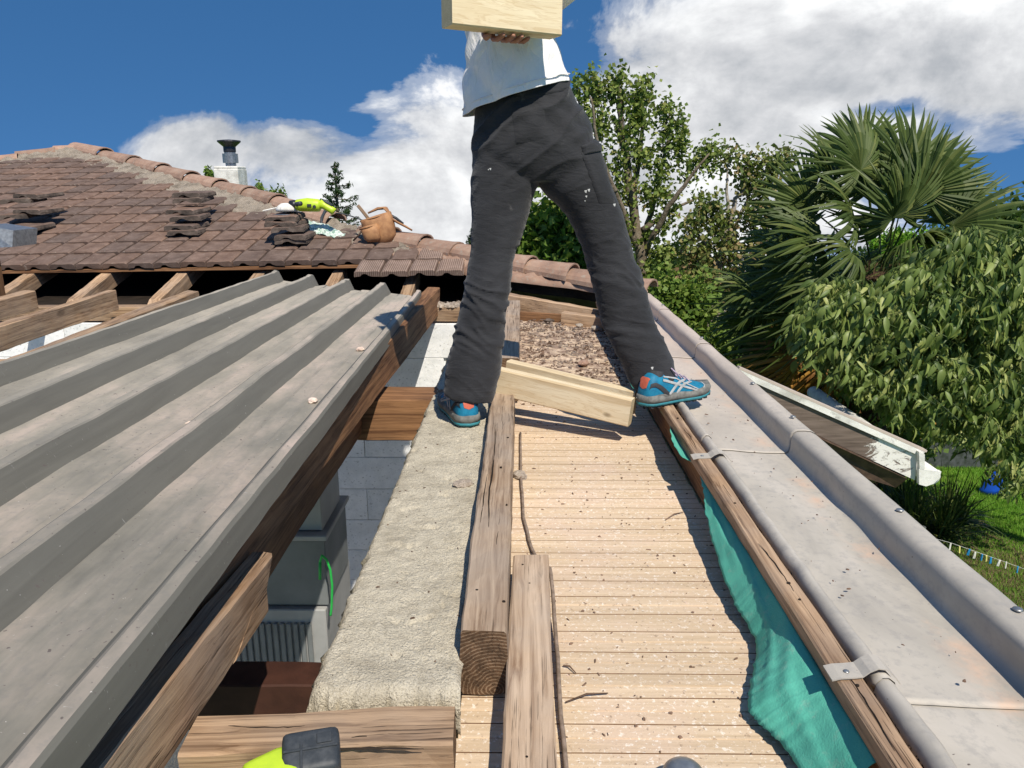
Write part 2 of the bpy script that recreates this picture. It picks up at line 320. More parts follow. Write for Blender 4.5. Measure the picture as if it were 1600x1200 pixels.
simple('lace', (.45, .38, .48), (.25, .18, .25), 80, .8, .2)
simple('paint_spot', (.5, .5, .48), (.4, .4, .38), 90, .9, .2)
# peeling white paint
m, t, p = new_mat('peeling_paint', .8, .25); v = objv(t)
s_ = t.noise(t.scale(v, (1, 1, 2.2)), 9, 9, .75, .6)
pk = t.new('ShaderNodeSeparateXYZ'); t.l.new(v, pk.inputs[0])
edge = t.math('MULTIPLY', t.math('SUBTRACT', .36, pk.outputs[0], clamp=True), 1.6)
k = t.ramp(t.math('ADD', s_, edge), [(.55, 0), (.62, 1)])
c = t.mix(k, (.72, .69, .63), t.ramp(t.noise(t.scale(v, (2, 2, 30)), 2, 5), [(.3, (.09, .065, .05)), (.7, (.20, .15, .12))]))
c = t.mix(t.ramp(t.noise(v, 40, 5, .7), [(.33, .8), (.40, 0)]), c, (.12, .09, .07))
t.l.new(c, p.inputs['Base Color']); bump(t, p, k, .5, -.004); M['peeling_paint'] = m
# foliage: every leaf is an island of the mesh with its own tint
def leafmat(name, stops, trans=.35, rough=.55, spec=.22):
    m = bpy.data.materials.new(name); m.use_nodes = True; t = NT(m.node_tree); t.n.clear()
    p = t.new('ShaderNodeBsdfPrincipled'); p.inputs['Roughness'].default_value = rough; p.inputs['Specular IOR Level'].default_value = spec
    r = t.new('ShaderNodeNewGeometry').outputs['Random Per Island']; n = t.noise(t.new('ShaderNodeTexCoord').outputs['Object'], .9, 3)
    f = t.math('ADD', t.math('MULTIPLY', r, .75), t.math('MULTIPLY', t.math('SUBTRACT', n, .38), .9), clamp=True)
    c = t.ramp(f, stops); t.l.new(c, p.inputs['Base Color'])
    tb = t.new('ShaderNodeBsdfTranslucent'); t.l.new(t.mix(.5, c, (.16, .24, .02)), tb.inputs[0])
    ms = t.new('ShaderNodeMixShader'); ms.inputs[0].default_value = trans
    t.l.new(p.outputs[0], ms.inputs[1]); t.l.new(tb.outputs[0], ms.inputs[2])
    t.l.new(ms.outputs[0], t.new('ShaderNodeOutputMaterial').inputs[0]); M[name] = m
leafmat('leaf_maple', [(0, (0.13, 0.196, 0.041)), (0.5, (0.221, 0.29, 0.068)), (0.78, (0.35, 0.375, 0.109)), (0.93, (0.405, 0.239, 0.109)), (1, (0.441, 0.205, 0.109))])
leafmat('leaf_reddish', [(0, (0.113, 0.173, 0.044)), (0.45, (0.215, 0.26, 0.075)), (0.7, (0.329, 0.26, 0.112)), (1, (0.38, 0.203, 0.138))])
leafmat('leaf_dark', [(0, (0.029, 0.06, 0.017)), (0.6, (0.066, 0.119, 0.031)), (1, (0.132, 0.185, 0.048))])
leafmat('leaf_mid', [(0, (0.085, 0.154, 0.026)), (0.6, (0.168, 0.259, 0.046)), (1, (0.32, 0.378, 0.091))])
leafmat('leaf_drooping', [(0, (.04, .075, .018)), (.3, (.11, .165, .04)), (.65, (.22, .28, .07)), (.9, (.40, .43, .14)), (1, (.5, .44, .15))], .3, .45, .3)
leafmat('needle', [(0, (.015, .04, .012)), (1, (.05, .09, .03))], .15)
leafmat('palm_leaf', [(0, (0.042, 0.069, 0.016)), (0.6, (0.086, 0.12, 0.029)), (1, (0.182, 0.197, 0.056))], .22, .5, .22)
leafmat('palm_dead', [(0, (.45, .26, .04)), (.5, (.38, .17, .04)), (1, (.20, .11, .05))], .3)
leafmat('grass_blade', [(0, (0.075, 0.225, 0.016)), (0.5, (0.169, 0.375, 0.031)), (1, (0.375, 0.488, 0.094))], .3)
leafmat('dry_grass', [(0, (.16, .14, .06)), (1, (.30, .23, .12))], .2)
m, t, p = new_mat('lawn', .95, .1); v = objv(t)
c = t.ramp(t.noise(v, 1.6, 8, .65), [(.3, (.10, .21, .025)), (.55, (.17, .31, .04)), (.75, (.28, .34, .09))])
c = t.mix(t.ramp(t.noise(v, 45, 5, .7), [(.35, .6), (.5, 0)]), c, (.03, .07, .01)); t.l.new(c, p.inputs['Base Color'])
bump(t, p, t.noise(v, 60, 5, .8), 1, .03); M['lawn'] = m
simple('soil', (.20, .14, .09), (.10, .075, .05), 8, .95, .05, bs=1, bd=.02)
# ------------------------------------------------------------------ object helpers
def link(o, parent=None):
    COL.objects.link(o)
    if parent is not None: o.parent = parent
    return o
def mesh_obj(name, verts, faces, mat, parent=None, smooth=False):
    me = bpy.data.meshes.new(name); me.from_pydata([tuple(v) for v in verts], [], faces); me.update()
    if mat: me.materials.append(M[mat] if isinstance(mat, str) else mat)
    if smooth: me.polygons.foreach_set('use_smooth', [True]*len(me.polygons))
    return link(bpy.data.objects.new(name, me), parent)
def bm_obj(name, bm, mat, parent=None, smooth=False):
    me = bpy.data.meshes.new(name); bm.to_mesh(me); bm.free()
    if mat: me.materials.append(M[mat])
    if smooth: me.polygons.foreach_set('use_smooth', [True]*len(me.polygons))
    return link(bpy.data.objects.new(name, me), parent)
def empty(name, loc=(0, 0, 0), rz=0): 
    o = bpy.data.objects.new(name, None); o.empty_display_size = .05; o.location = loc; o.rotation_euler = (0, 0, rz); return link(o)
def tag(o, label=None, cat=None, group=None, kind=None):
    if label: o['label'] = label
    if cat: o['category'] = cat
    if group: o['group'] = group
    if kind: o['kind'] = kind
    return o
def rebase(o):   # move a world-coordinate mesh so that its origin sits at its own base
    me = o.data; n = len(me.vertices); a = np.empty(n*3); me.vertices.foreach_get('co', a); a = a.reshape(-1, 3)
    c = np.array([(a[:, 0].min()+a[:, 0].max())/2, (a[:, 1].min()+a[:, 1].max())/2, a[:, 2].min()])
    me.vertices.foreach_set('co', (a-c).ravel()); me.update(); o.location = Vector(o.location)+Vector(c); return o
def box_bm(sx, sy, sz, bev=0.0, seg=1, bm=None, off=(0, 0, 0)):
    bm = bm or bmesh.new()
    r = bmesh.ops.create_cube(bm, size=1, matrix=Matrix.Translation(off) @ Matrix.Diagonal((sx, sy, sz, 1)))
    if bev: bmesh.ops.bevel(bm, geom=list({e for v in r['verts'] for e in v.link_edges}), offset=bev, segments=seg, affect='EDGES', profile=.6)
    return bm
def tube(pts, rad, seg=8, caps=True, flat=1.0):
    pts = [Vector(p) for p in pts]; n = len(pts); V = []; Fc = []
    rads = rad if isinstance(rad, (list, tuple)) else [rad]*n
    up = Vector((0, 0, 1)); prev = None
    for i, pnt in enumerate(pts):
        d = (pts[min(i+1, n-1)]-pts[max(i-1, 0)]).normalized()
        if prev is None:
            a = d.cross(up if abs(d.z) < .9 else Vector((1, 0, 0))).normalized()
        else: a = (prev - d*prev.dot(d)).normalized()
        prev = a; b = d.cross(a)
        for k in range(seg):
            th = 2*math.pi*k/seg; V.append(pnt + a*(math.cos(th)*rads[i]) + b*(math.sin(th)*rads[i]*flat))
    for i in range(n-1):
        for k in range(seg):
            k2 = (k+1) % seg; Fc.append((i*seg+k, i*seg+k2, (i+1)*seg+k2, (i+1)*seg+k))
    if caps: Fc.append(tuple(range(seg-1, -1, -1))); Fc.append(tuple((n-1)*seg+k for k in range(seg)))
    return V, Fc
def join(parts):
    V = []; Fc = []
    for v, f in parts:
        o = len(V); V += list(v); Fc += [tuple(i+o for i in q) for q in f]
    return V, Fc
def timber(name, p0, p1, w, h, mat, parent=None, rough=.0025, up=(0, 0, 1), seed=0, cut0=0.0, cut1=0.0):
    """a sawn beam from p0 to p1 (centre line of its top face), width w, depth h; local X runs along the grain"""
    p0 = Vector(p0); p1 = Vector(p1); d = p1-p0; L = d.length; x = d.normalized()
    y = Vector(up).cross(x).normalized(); z = x.cross(y)
    ns = max(4, min(60, int(L/.05))); prof = []
    bv = .004
    base = [(-w/2, -h+bv), (-w/2, -bv), (-w/2+bv, 0), (0, 0), (w/2-bv, 0), (w/2, -bv), (w/2, -h/2), (w/2, -h+bv), (w/2-bv, -h), (0, -h), (-w/2+bv, -h), (-w/2, -h*.5-bv)]
    base = [(-w/2, -h+bv), (-w/2, -h/2), (-w/2, -bv), (-w/2+bv, 0), (0, 0), (w/2-bv, 0), (w/2, -bv), (w/2, -h/2), (w/2, -h+bv), (w/2-bv, -h), (0, -h), (-w/2+bv, -h)]
    n = len(base); V = []; Fc = []
    for i in range(ns+1):
        s = i/ns*L
        for j, (a, b) in enumerate(base):
            q = Vector((s*2.2+seed*9.1, a*14+seed, b*14)); q2 = Vector((s*11, a*30+seed, b*30))
            da = (mnoise.noise(q)*.7+mnoise.noise(q2)*.5)*rough*1.6; db = (mnoise.noise(q+Vector((5, 9, 3)))*.7+mnoise.noise(q2+Vector((1, 2, 7)))*.5)*rough*1.6
            e = 0
            if i == 0: e = cut0*(-b/h)
            if i == ns: e = -cut1*(-b/h)
            V.append((s-L/2+e, a+da, b+db+h/2))
    for i in range(ns):
        for j in range(n): Fc.append((i*n+j, i*n+(j+1) % n, (i+1)*n+(j+1) % n, (i+1)*n+j))
    Fc = [f[::-1] for f in Fc]
    Fc.append(tuple(range(n))); Fc.append(tuple(ns*n+j for j in range(n-1, -1, -1)))
    o = mesh_obj(name, V, Fc, mat, parent)
    mid = (p0+p1)/2 - z*(h/2)
    mw = Matrix(((x.x, y.x, z.x, mid.x), (x.y, y.y, z.y, mid.y), (x.z, y.z, z.z, mid.z), (0, 0, 0, 1)))
    if parent is not None: o.matrix_parent_inverse = Matrix(); mw = parent_matrix(parent).inverted() @ mw
    o.matrix_basis = mw
    return o
def parent_matrix(o):
    m = o.matrix_basis.copy()
    while o.parent: o = o.parent; m = o.matrix_basis @ m
    return m
def child(o, parent):    # parent an object given in world coordinates, keeping it in place
    o.parent = parent; o.matrix_basis = parent_matrix(parent).inverted() @ o.matrix_basis; return o
def copy_tree(o, parent=None):
    c = o.copy(); COL.objects.link(c); c.parent = parent
    if 'label' in c and parent is None: del c['label']
    for ch in list(o.children): copy_tree(ch, c)
    return c
def remesh(V, Fc, voxel, disp=None, name='body', mat=None, parent=None, smooth_it=4):
    me = bpy.data.meshes.new(name); me.from_pydata([tuple(v) for v in V], [], Fc); me.update()
    bm = bmesh.new(); bm.from_mesh(me); bmesh.ops.recalc_face_normals(bm, faces=bm.faces); bm.to_mesh(me); bm.free()
    tmp = bpy.data.objects.new('tmp', me); COL.objects.link(tmp)
    r = tmp.modifiers.new('r', 'REMESH'); r.mode = 'VOXEL'; r.voxel_size = voxel; r.use_smooth_shade = True
    if smooth_it: s = tmp.modifiers.new('s', 'SMOOTH'); s.iterations = smooth_it; s.factor = .5
    dg = bpy.context.evaluated_depsgraph_get(); dg.update()
    m2 = bpy.data.meshes.new_from_object(tmp.evaluated_get(dg)); m2.name = name
    bpy.data.objects.remove(tmp); bpy.data.meshes.remove(me)
    if disp:
        n = len(m2.vertices); a = np.empty(n*3); m2.vertices.foreach_get('co', a); a = a.reshape(-1, 3)
        nr = np.empty(n*3); m2.vertices.foreach_get('normal', nr); nr = nr.reshape(-1, 3)
        d = np.array([disp(Vector(c)) for c in a]); m2.vertices.foreach_set('co', (a+nr*d[:, None]).ravel()); m2.update()
    m2.materials.clear()
    if mat: m2.materials.append(M[mat])
    m2.polygons.foreach_set('use_smooth', [True]*len(m2.polygons))
    o = bpy.data.objects.new(name, m2); link(o)
    if parent is not None: child(o, parent)
    return o
# ================================================================== THE SETTING
GZ = -2.6
# ground
V, Fc = [], []
for i in range(41):
    for j in range(41):
        x = (i-20)/20; y = (j-20)/20; gx, gy = math.copysign(abs(x)**2.2, x)*500+4, math.copysign(abs(y)**2.2, y)*500+8; V.append((gx, gy, GZ-.12*max(0, math.hypot(gx-2, gy-3)-14)))
for i in range(40):
    for j in range(40): a = i*41+j; Fc.append((a, a+41, a+42, a+1))
tag(mesh_obj('lawn', V, Fc, 'lawn'), kind='structure')
# trodden soil strip beneath the clothes line
V, Fc = [], []
n = 30
for i in range(n+1):
    y = 4.2+i/n*3.2; xc = 4.55-(y-4.2)*.05
    wl = .45+.2*mnoise.noise(Vector((y*2, 0, 0))); wr = .5+.25*mnoise.noise(Vector((y*2, 5, 0)))
    V += [(xc-wl, y, GZ+.004), (xc+wr, y, GZ+.004)]
for i in range(n): Fc.append((2*i, 2*i+1, 2*i+3, 2*i+2))
tag(mesh_obj('soil_strip', V, Fc, 'soil'), kind='structure')

# ------------------------------------------------------------------ concrete-topped wall the worker stands on
wall = empty('masonry_wall', (-.22, 2.7, GZ)); tag(wall, 'thick masonry wall with crumbling bare concrete top under the left foot', 'wall')
nx, ny = 60, 640; x0, x1, y0, y1 = -.342, -.098, 1.07, 4.42
V, Fc = [], []
def cz(x, y):
    q = Vector((x, y, 0))
    z = .003*mnoise.noise(q*9)+.0016*mnoise.noise(q*28)+.0016*mnoise.noise(q*62)+.0022*mnoise.noise(q*120)
    c = mnoise.noise(Vector((x*13+3, y*20, 3))+Vector((1, 1, 1))*mnoise.noise(q*30)*.6)
    return z - (.005*max(0, c-.30)/.3)*(1+mnoise.noise(q*90))
for j in range(ny+1):
    y = y0+(y1-y0)*j/ny
    el = .006*mnoise.noise(Vector((y*9, 0, 2)))+.006*mnoise.noise(Vector((y*40, 0, 2))); er = .012*mnoise.noise(Vector((y*8, 7, 2)))
    for i in range(nx+1):
        u = i/nx; x = (x0+el)+(x1+er-x0-el)*u
        ye = y + (1-j/ny)**60*(.02*mnoise.noise(Vector((x*25, 1, 1))) + .012*mnoise.noise(Vector((x*80, 1, 1))))
        e = min(i, nx-i)/3; dz = -.010*max(0, 1-e)**2
        ej = j/4; dz -= .016*max(0, 1-ej)**2
        V.append((x, ye, cz(x, ye)+dz))
for j in range(ny):
    for i in range(nx): a = j*(nx+1)+i; Fc.append((a, a+1, a+nx+2, a+nx+1))
def skirt(idx, outv, drop=.16, rows=10):
    global V, Fc
    prev = idx
    for r in range(1, rows+1):
        cur = []
        for k in idx:
            x, y, z = V[k]; q = Vector((x*40, y*40, r*1.3))
            d = .012*mnoise.noise(q)+.012*mnoise.noise(q*2.6)+.006*mnoise.noise(q*6)
            cur.append(len(V)); V.append((x+outv[0]*(d+.003), y+outv[1]*(d+.003), z-drop*r/rows))
        for a, b, c, d in zip(prev, prev[1:], cur[1:], cur): Fc.append((a, b, c, d))
        prev = cur
skirt([j*(nx+1) for j in range(ny+1)], (-1, 0)); skirt(list(range(nx, -1, -1)), (0, -1))
child(mesh_obj('concrete_top', V, Fc, 'concrete', smooth=True), wall)
child(bm_obj('wall_body', box_bm(.235, 3.34, 2.44, .0, off=(-.22, 2.755, GZ+1.22)), 'painted_block'), wall)
# mortar lumps where the wall has broken away in the corner by the near beam
V, Fc = [], []
for j in range(41):
    for i in range(31):
        x = -.245+.15*i/30; y = .70+.27*j/40; q = Vector((x, y, 0))
        z = -.075+.022*mnoise.noise(q*14)+.012*mnoise.noise(q*45)-.12*max(0, .2-i/30)-.1*max(0, i/30-.8); V.append((x, y, z))
for j in range(40):
    for i in range(30): a = j*31+i; Fc.append((a, a+1, a+32, a+31))
tag(rebase(mesh_obj('mortar_lump', V, Fc, 'concrete', smooth=True)), 'lump of broken grey mortar beside the board ends at the bottom edge', 'mortar')

# far room wall of painted blocks: courses built as blocks with recessed joints
rw = empty('block_wall', (-2.0, 4.42, GZ)); tag(rw, 'white painted block wall closing the far end of the open room', 'wall')
child(bm_obj('joint_bed', box_bm(4.9, .15, 2.6, off=(-2.56, 4.505, GZ+1.3)), 'painted_block'), rw)
bm_ = box_bm(.4975, .02, .2065, .003); bme = bpy.data.meshes.new('block'); bm_.to_mesh(bme); bm_.free(); bme.materials.append(M['painted_block'])
for r in range(12):
    for c_ in range(10):
        xx = -.20-.25-c_*.5 - (.25 if r % 2 else 0); zz = -.10-r*.209
        if xx < -4.7: continue
        o = bpy.data.objects.new('block', bme); link(o, rw); o.location = Vector((xx, 4.423+random.uniform(-.002, .002), zz)) - rw.location; 
# ------------------------------------------------------------------ eave soffit boards
so_ = empty('soffit', (.3, 2.9, -.1)); tag(so_, 'pale grooved wooden soffit boards laid across between wall and gutter', 'soffit')
PW = .068; LX0, LX1 = -.10, .515
def plank_mesh(k):
    bm = bmesh.new(); L = LX1-LX0
    prof = [(-PW/2+.0005, -.012), (-PW/2+.0005, -.003), (-PW/2+.0018, 0), (-.0014, 0), (-.0009, -.003), (.0009, -.003), (.0014, 0), (PW/2-.0018, 0), (PW/2-.0005, -.003), (PW/2-.0005, -.012)]
    xs = 14; rows = []
    for i in range(xs+1):
        x = -L/2+L*i/xs
        rows.append([bm.verts.new((x, a, b+.0006*mnoise.noise(Vector((x*6, a*30, k*5))))) for a, b in prof])
    for i in range(xs):
        for j in range(len(prof)-1):
            f = bm.faces.new((rows[i][j], rows[i+1][j], rows[i+1][j+1], rows[i][j+1])); f.material_index = 1 if j in (3, 4, 5) else 0
    me = bpy.data.meshes.new('plank'); bm.normal_update(); bm.to_mesh(me); bm.free(); me.materials.append(M['soffit_board']); me.materials.append(M['groove_dark']); return me
pms = [plank_mesh(k) for k in range(4)]
k = 0; y = .62
while y < 5.1:
    o = bpy.data.objects.new('plank', pms[k % 4]); link(o, so_)
    o.location = Vector(((LX0+LX1)/2+random.uniform(-.003, .003), y, -.08+random.uniform(-.0012, .0012))) - so_.location
    o.rotation_euler = (random.uniform(-.012, .012), 0, random.uniform(-.0015, .0015)); y += PW; k += 1
child(bm_obj('backing', box_bm(LX1-LX0, 4.5, .01, off=((LX0+LX1)/2, 2.85, -.0985)), 'groove_dark'), so_)
# ------------------------------------------------------------------ gutter
gut = empty('box_gutter', (.7, 3, 0)); tag(gut, 'long grey zinc gutter in lapped lengths beside the timber batten', 'gutter')
prof = [(.556, .018), (.552, .034), (.555, .048), (.564, .057), (.574, .057), (.583, .049), (.586, .036), (.588, .020), (.60, .011), (.65, .009), (.70, .006), (.75, .003), (.79, .001),
        (.812, .001), (.822, .006), (.8245, .022), (.825, .038), (.826, .053), (.830, .065), (.841, .0725), (.866, .073), (.882, .071), (.896, .064), (.903, .050), (.905, .02), (.905, -.10)]
seams = [.35, 1.03, 2.20, 3.50, 4.50, 5.15]
lipx = []
for s in range(5):
    a0, a1 = seams[s], seams[s+1]+.05; ns = int((a1-a0)/.02); V, Fc = [], []; nP = len(prof); dz = .0012*s
    for i in range(ns+1):
        y = a0+(a1-a0)*i/ns; wav = mnoise.noise(Vector((y*2.6, s, 0)))
        e = max(0, 1-abs(y-a0)/.04)
        for j, (px_, pz) in enumerate(prof):
            q = Vector((px_*9, y*5, 0)); floor = 1 if 8 < j < 13 else .35
            ax = .0045*mnoise.noise(Vector((y*5, j*.25, 3)))+(.004*mnoise.noise(Vector((y*16, 9, 1))) if j < 8 else 0)
            if 12 < j < 17: ax += .007*mnoise.noise(Vector((y*3.2, 4.2, 1)))
            az = .004*mnoise.noise(q)*floor+(.003*mnoise.noise(Vector((y*13, 2, 2))) if j < 8 else 0) + e*.0015
            V.append((px_+ax + .004*s*(1 if j > 12 else 0)*0, y, pz+az+dz))
    for i in range(ns):
        for j in range(nP-1): a = i*nP+j; Fc.append((a, a+nP, a+nP+1, a+1))
    # folded edge thickness at the near end, painted dark as the lap's shadow gap
    o = len(V)
    for j in range(nP): x, y, z = V[j]; V.append((x, y+.0025, z-.0022))
    for j in range(nP-1): Fc.append((j, j+1, o+j+1, o+j))
    Fc = [f[::-1] for f in Fc]
    gl = child(mesh_obj('gutter_length', V, Fc, 'zinc', smooth=True), gut); gl.data.materials.append(M['dark_metal'])
    for q_ in range(len(Fc)-nP+1, len(Fc)): gl.data.polygons[q_].material_index = 1; gl.data.polygons[q_].use_smooth = False
for yy, xx in [(2.33, .872), (2.75, .868), (3.6, .874), (1.62, .871), (4.62, .872), (1.2, .875)]:
    b = bmesh.new(); bmesh.ops.create_uvsphere(b, u_segments=12, v_segments=6, radius=.009, matrix=Matrix.Translation((xx, yy, .078+.004*(yy > 2.2)+.004*(yy > 3.5))) @ Matrix.Diagonal((1, 1, .35, 1)))
    child(bm_obj('rivet', b, 'grey_metal', smooth=True), gut)
child(bm_obj('outer_apron', box_bm(.012, 4.9, .5, off=(.898, 2.75, -.30)), 'zinc'), gut)
child(bm_obj('gutter_board', box_bm(.33, 4.7, .02, off=(.725, 2.8, -.04)), 'old_wood'), gut)
# clips holding the rolled edge down
def clip(y, lab):
    t_ = empty('gutter_clip', (.53, y, .05)); tag(t_, lab, 'clip', 'metal clips over the gutter edge')
    path = [(.486, .0555), (.50, .058), (.52, .0575), (.536, .058), (.547, .066), (.560, .071), (.574, .068), (.585, .058), (.594, .048), (.600, .040)]
    V, Fc = [], []; w2 = .019
    for i, (x, z) in enumerate(path):
        sk = (x-.486)*.12
        for yy, dz in ((-w2, 0), (w2, 0), (w2, -.0022), (-w2, -.0022)): V.append((x, y+yy+sk, z+dz))
    for i in range(len(path)-1):
        for k in range(4): k2 = (k+1) % 4; Fc.append((i*4+k, i*4+k2, (i+1)*4+k2, (i+1)*4+k))
    Fc.append((3, 2, 1, 0)); e = (len(path)-1)*4; Fc.append((e, e+1, e+2, e+3))
    Fc = [f[::-1] for f in Fc]
    child(mesh_obj('strap', V, Fc, 'zinc'), t_)
    b = bmesh.new(); bmesh.ops.create_uvsphere(b, u_segments=10, v_segments=6, radius=.005, matrix=Matrix.Translation((.515, y, .0585)) @ Matrix.Diagonal((1, 1, .4, 1)))
    child(bm_obj('nail', b, 'grey_metal', smooth=True), t_)
clip(at(1350, 1052, z=.055).y, 'bent zinc clip over the rolled edge, the one beside the wide green membrane')
clip(at(1108, 714, z=.055).y, 'bent zinc clip over the rolled edge, the one just below the right shoe')
clip(3.55, 'bent zinc clip over the rolled edge, beyond the right trouser leg')

# ------------------------------------------------------------------ battens, beams, joists
def named(o, label, cat='beam', group=None): return tag(o, label, cat, group)
YA, YB = .45, 4.95
named(timber('batten', (.5185, YA, .052), (.5185, YB, .056), .042, .034, 'old_wood', seed=3), 'long knotty batten running along the inner edge of the gutter', 'batten')
named(timber('fascia_board', (.531, YA, .016), (.531, YB, .018), .026, .094, 'dark_wood', seed=5), 'brown upright fascia board behind the green membrane under the batten', 'board')
b1 = timber('beam', (-.060, at(755, 1085, z=-.075).y, .052), (-.062, 3.02, .05), .082, .126, 'grey_wood', seed=11, rough=.005, cut0=.0)
named(b1, 'weathered central beam with a dark rotten end grain facing forward, beside the concrete')
named(timber('beam', (-.045, 3.025, .112), (-.042, 4.60, .114), .086, .185, 'grey_wood', seed=12, rough=.004), 'higher beam end standing behind the left leg where the boards are dirty')
d0 = at(815, 1240, z=.0); d1 = at(830, 865, z=.0)
b2 = timber('loose_board', (.0075, .55, -.004), (.027, 1.545, .0), .079, .026, 'grey_wood', seed=19, rough=.003)
named(b2, 'short grey weathered board lying on the soffit beside the beam end', 'board')
named(timber('lath', (-.093, 1.30, -.005), (-.094, 2.6, -.005), .014, .07, 'old_wood', seed=23), 'thin splintered lath wedged between the concrete and the central beam', 'lath')
# wire / old cord along the boards
pts = [(.004, 2.62, -.073), (.006, 2.2, -.07), (.012, 1.9, -.073), (.03, 1.72, -.072), (.052, 1.60, -.060), (.069, 1.54, -.03), (.0725, 1.45, -.045), (.0735, 1.3, -.060), (.072, 1.1, -.07), (.073, .9, -.07), (.073, .6, -.072)]
sp = []
for i in range(len(pts)-1):
    for k in range(4): sp.append(Vector(pts[i]).lerp(Vector(pts[i+1]), k/4)+Vector((.001*random.uniform(-1, 1), 0, 0)))
V, Fc = tube(sp, .0042, 7); tag(rebase(mesh_obj('old_cable', V, Fc, 'rope', smooth=True)), 'thin brown flexible cable running along the side of the short loose board', 'cable')
# cross beams
def crack(o, pts, w_=.0022, z=.0006):
    V, Fc = [], []; pts = [Vector(p) for p in pts]; fine = []
    for a, b in zip(pts, pts[1:]):
        for k in range(6): fine.append(a.lerp(b, k/6)+Vector((random.uniform(-1, 1)*.0012, random.uniform(-1, 1)*.0012, 0)))
    fine.append(pts[-1]); n = len(fine)
    V, Fc = tube(fine, [w_*math.sin(math.pi*(i+.3)/n)**.6*random.uniform(.6, 1.2) for i in range(n)], 6, flat=.6)
    child(mesh_obj('crack', V, Fc, 'black_void'), o)
def holes(o, pts, r=.0032):
    for p in pts:
        V, Fc = tube([Vector(p)-Vector((0, 0, .004)), Vector(p)+Vector((0, 0, .0012))], r*random.uniform(.7, 1.2), 8); child(mesh_obj('nail_hole', V, Fc, 'black_void'), o)
crack(b2, [(.035, 1.12, -.0035), (.040, 1.08, -.0035), (.033, 1.04, -.004), (.041, .99, -.004), (.038, .96, -.004)], .0016); crack(b2, [(-.01, 1.10, -.004), (.01, 1.085, -.004), (.025, 1.095, -.004)], .0012)
holes(b2, [(.008, 1.50, -.001), (.035, 1.49, -.001), (.022, 1.42, -.001), (.018, 1.28, -.002), (.012, 1.17, -.002), (.013, 1.135, -.002), (.012, .93, -.004)], .0028)
crack(b1, [(-.078, 2.35, .052), (-.070, 2.05, .052), (-.075, 1.75, .052), (-.066, 1.55, .052)], .0018); crack(b1, [(-.045, 1.62, .052), (-.05, 1.45, .052), (-.044, 1.32, .052)], .0013); crack(b1, [(-.085, 1.9, .052), (-.088, 1.6, .052)], .0012)
holes(b1, [(-.03, 1.7, .052), (-.05, 1.95, .052), (-.035, 2.2, .052), (-.08, 1.3, .052), (-.028, 1.26, .052)])
named(timber('cross_beam', (-.80, 2.90, -.002), (-.285, 2.90, .0), .20, .165, 'dark_wood', seed=31, rough=.003), 'short thick orange-brown cross beam let into the wall near the left shoe')
named(timber('cross_beam', (-.505, .985, -.012), (-.100, 1.005, -.006), .085, .16, 'old_wood', seed=37, rough=.006), 'split cross beam along the bottom edge below the end of the concrete'); cbm = [o for o in bpy.data.objects if o.name.startswith('cross_beam')][-1]
crack(cbm, [(-.36, .952, -.011), (-.30, .950, -.011), (-.22, .953, -.010), (-.14, .951, -.009)], .0030); crack(cbm, [(-.30, .972, -.010), (-.24, .975, -.009), (-.17, .972, -.009)], .0018); crack(cbm, [(-.45, 1.0, -.011), (-.38, .996, -.011), (-.33, 1.0, -.010)], .0013)
named(timber('floor_beam', (-1.25, 1.62, -.36), (-.345, 1.62, -.36), .10, .13, 'paint_red_brown', seed=38), 'dark red-brown beam deep in the opening under the sheets')
# joists (level) cut off short of the tiled roof
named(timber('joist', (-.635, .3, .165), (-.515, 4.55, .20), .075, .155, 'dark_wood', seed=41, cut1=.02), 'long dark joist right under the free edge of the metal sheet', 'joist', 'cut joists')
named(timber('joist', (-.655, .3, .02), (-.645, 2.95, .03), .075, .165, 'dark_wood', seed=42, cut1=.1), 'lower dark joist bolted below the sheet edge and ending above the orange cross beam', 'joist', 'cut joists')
cr0 = at(415, 862, z=.05); 
named(timber('joist', (-.535, .35, .145), (-.540, 1.455, .05), .050, .115, 'old_wood', seed=43, rough=.004, cut1=.25), 'sawn-off light brown joist with nail holes ending in the foreground', 'joist', 'cut joists')
for i, (xx, lab, yA) in enumerate([(-1.855, 'light brown joist end nearest the metal sheets below the tiles', .4), (-2.325, 'second joist end from the metal sheets, knotty and grey', .4), (-2.785, 'third joist end from the metal sheets, at the left edge', .4)]):
    named(timber('joist', (xx, yA, .13), (xx, 4.3, .212), .062, .11, 'old_wood', seed=50+i, rough=.005), lab, 'joist', 'cut joists')
e_ = at(12, 560, z=.17)
named(timber('joist', (e_.x-.03, .4, .165), (e_.x-.03, e_.y, .168), .06, .11, 'old_wood', seed=57), 'short joist stub at the left edge beside the metal sheets', 'joist', 'cut joists')
# sheet bearers hidden below the sheets
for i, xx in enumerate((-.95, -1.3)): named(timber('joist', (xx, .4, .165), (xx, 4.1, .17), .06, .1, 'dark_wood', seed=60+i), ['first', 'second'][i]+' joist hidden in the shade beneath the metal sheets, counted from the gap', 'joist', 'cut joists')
bt_ = bpy.data.objects['batten']
holes(bt_, [(.521, y_, .0535) for y_ in (1.02, 1.27, 1.33, 1.71, 2.05, 2.4)])
for y_ in (1.08, 1.5, 1.95, 2.3): crack(bt_, [(.512+random.uniform(0, .012), y_, .0535), (.516+random.uniform(0, .01), y_-.09, .0535), (.512+random.uniform(0, .012), y_-.2, .0535)], .0012)
# wall plate along the far wall
named(timber('wall_plate', (-5.0, 4.475, .092), (-.12, 4.475, .098), .10, .085, 'old_wood', seed=65, rough=.004), 'orange-brown wall plate on top of the white block wall', 'beam')
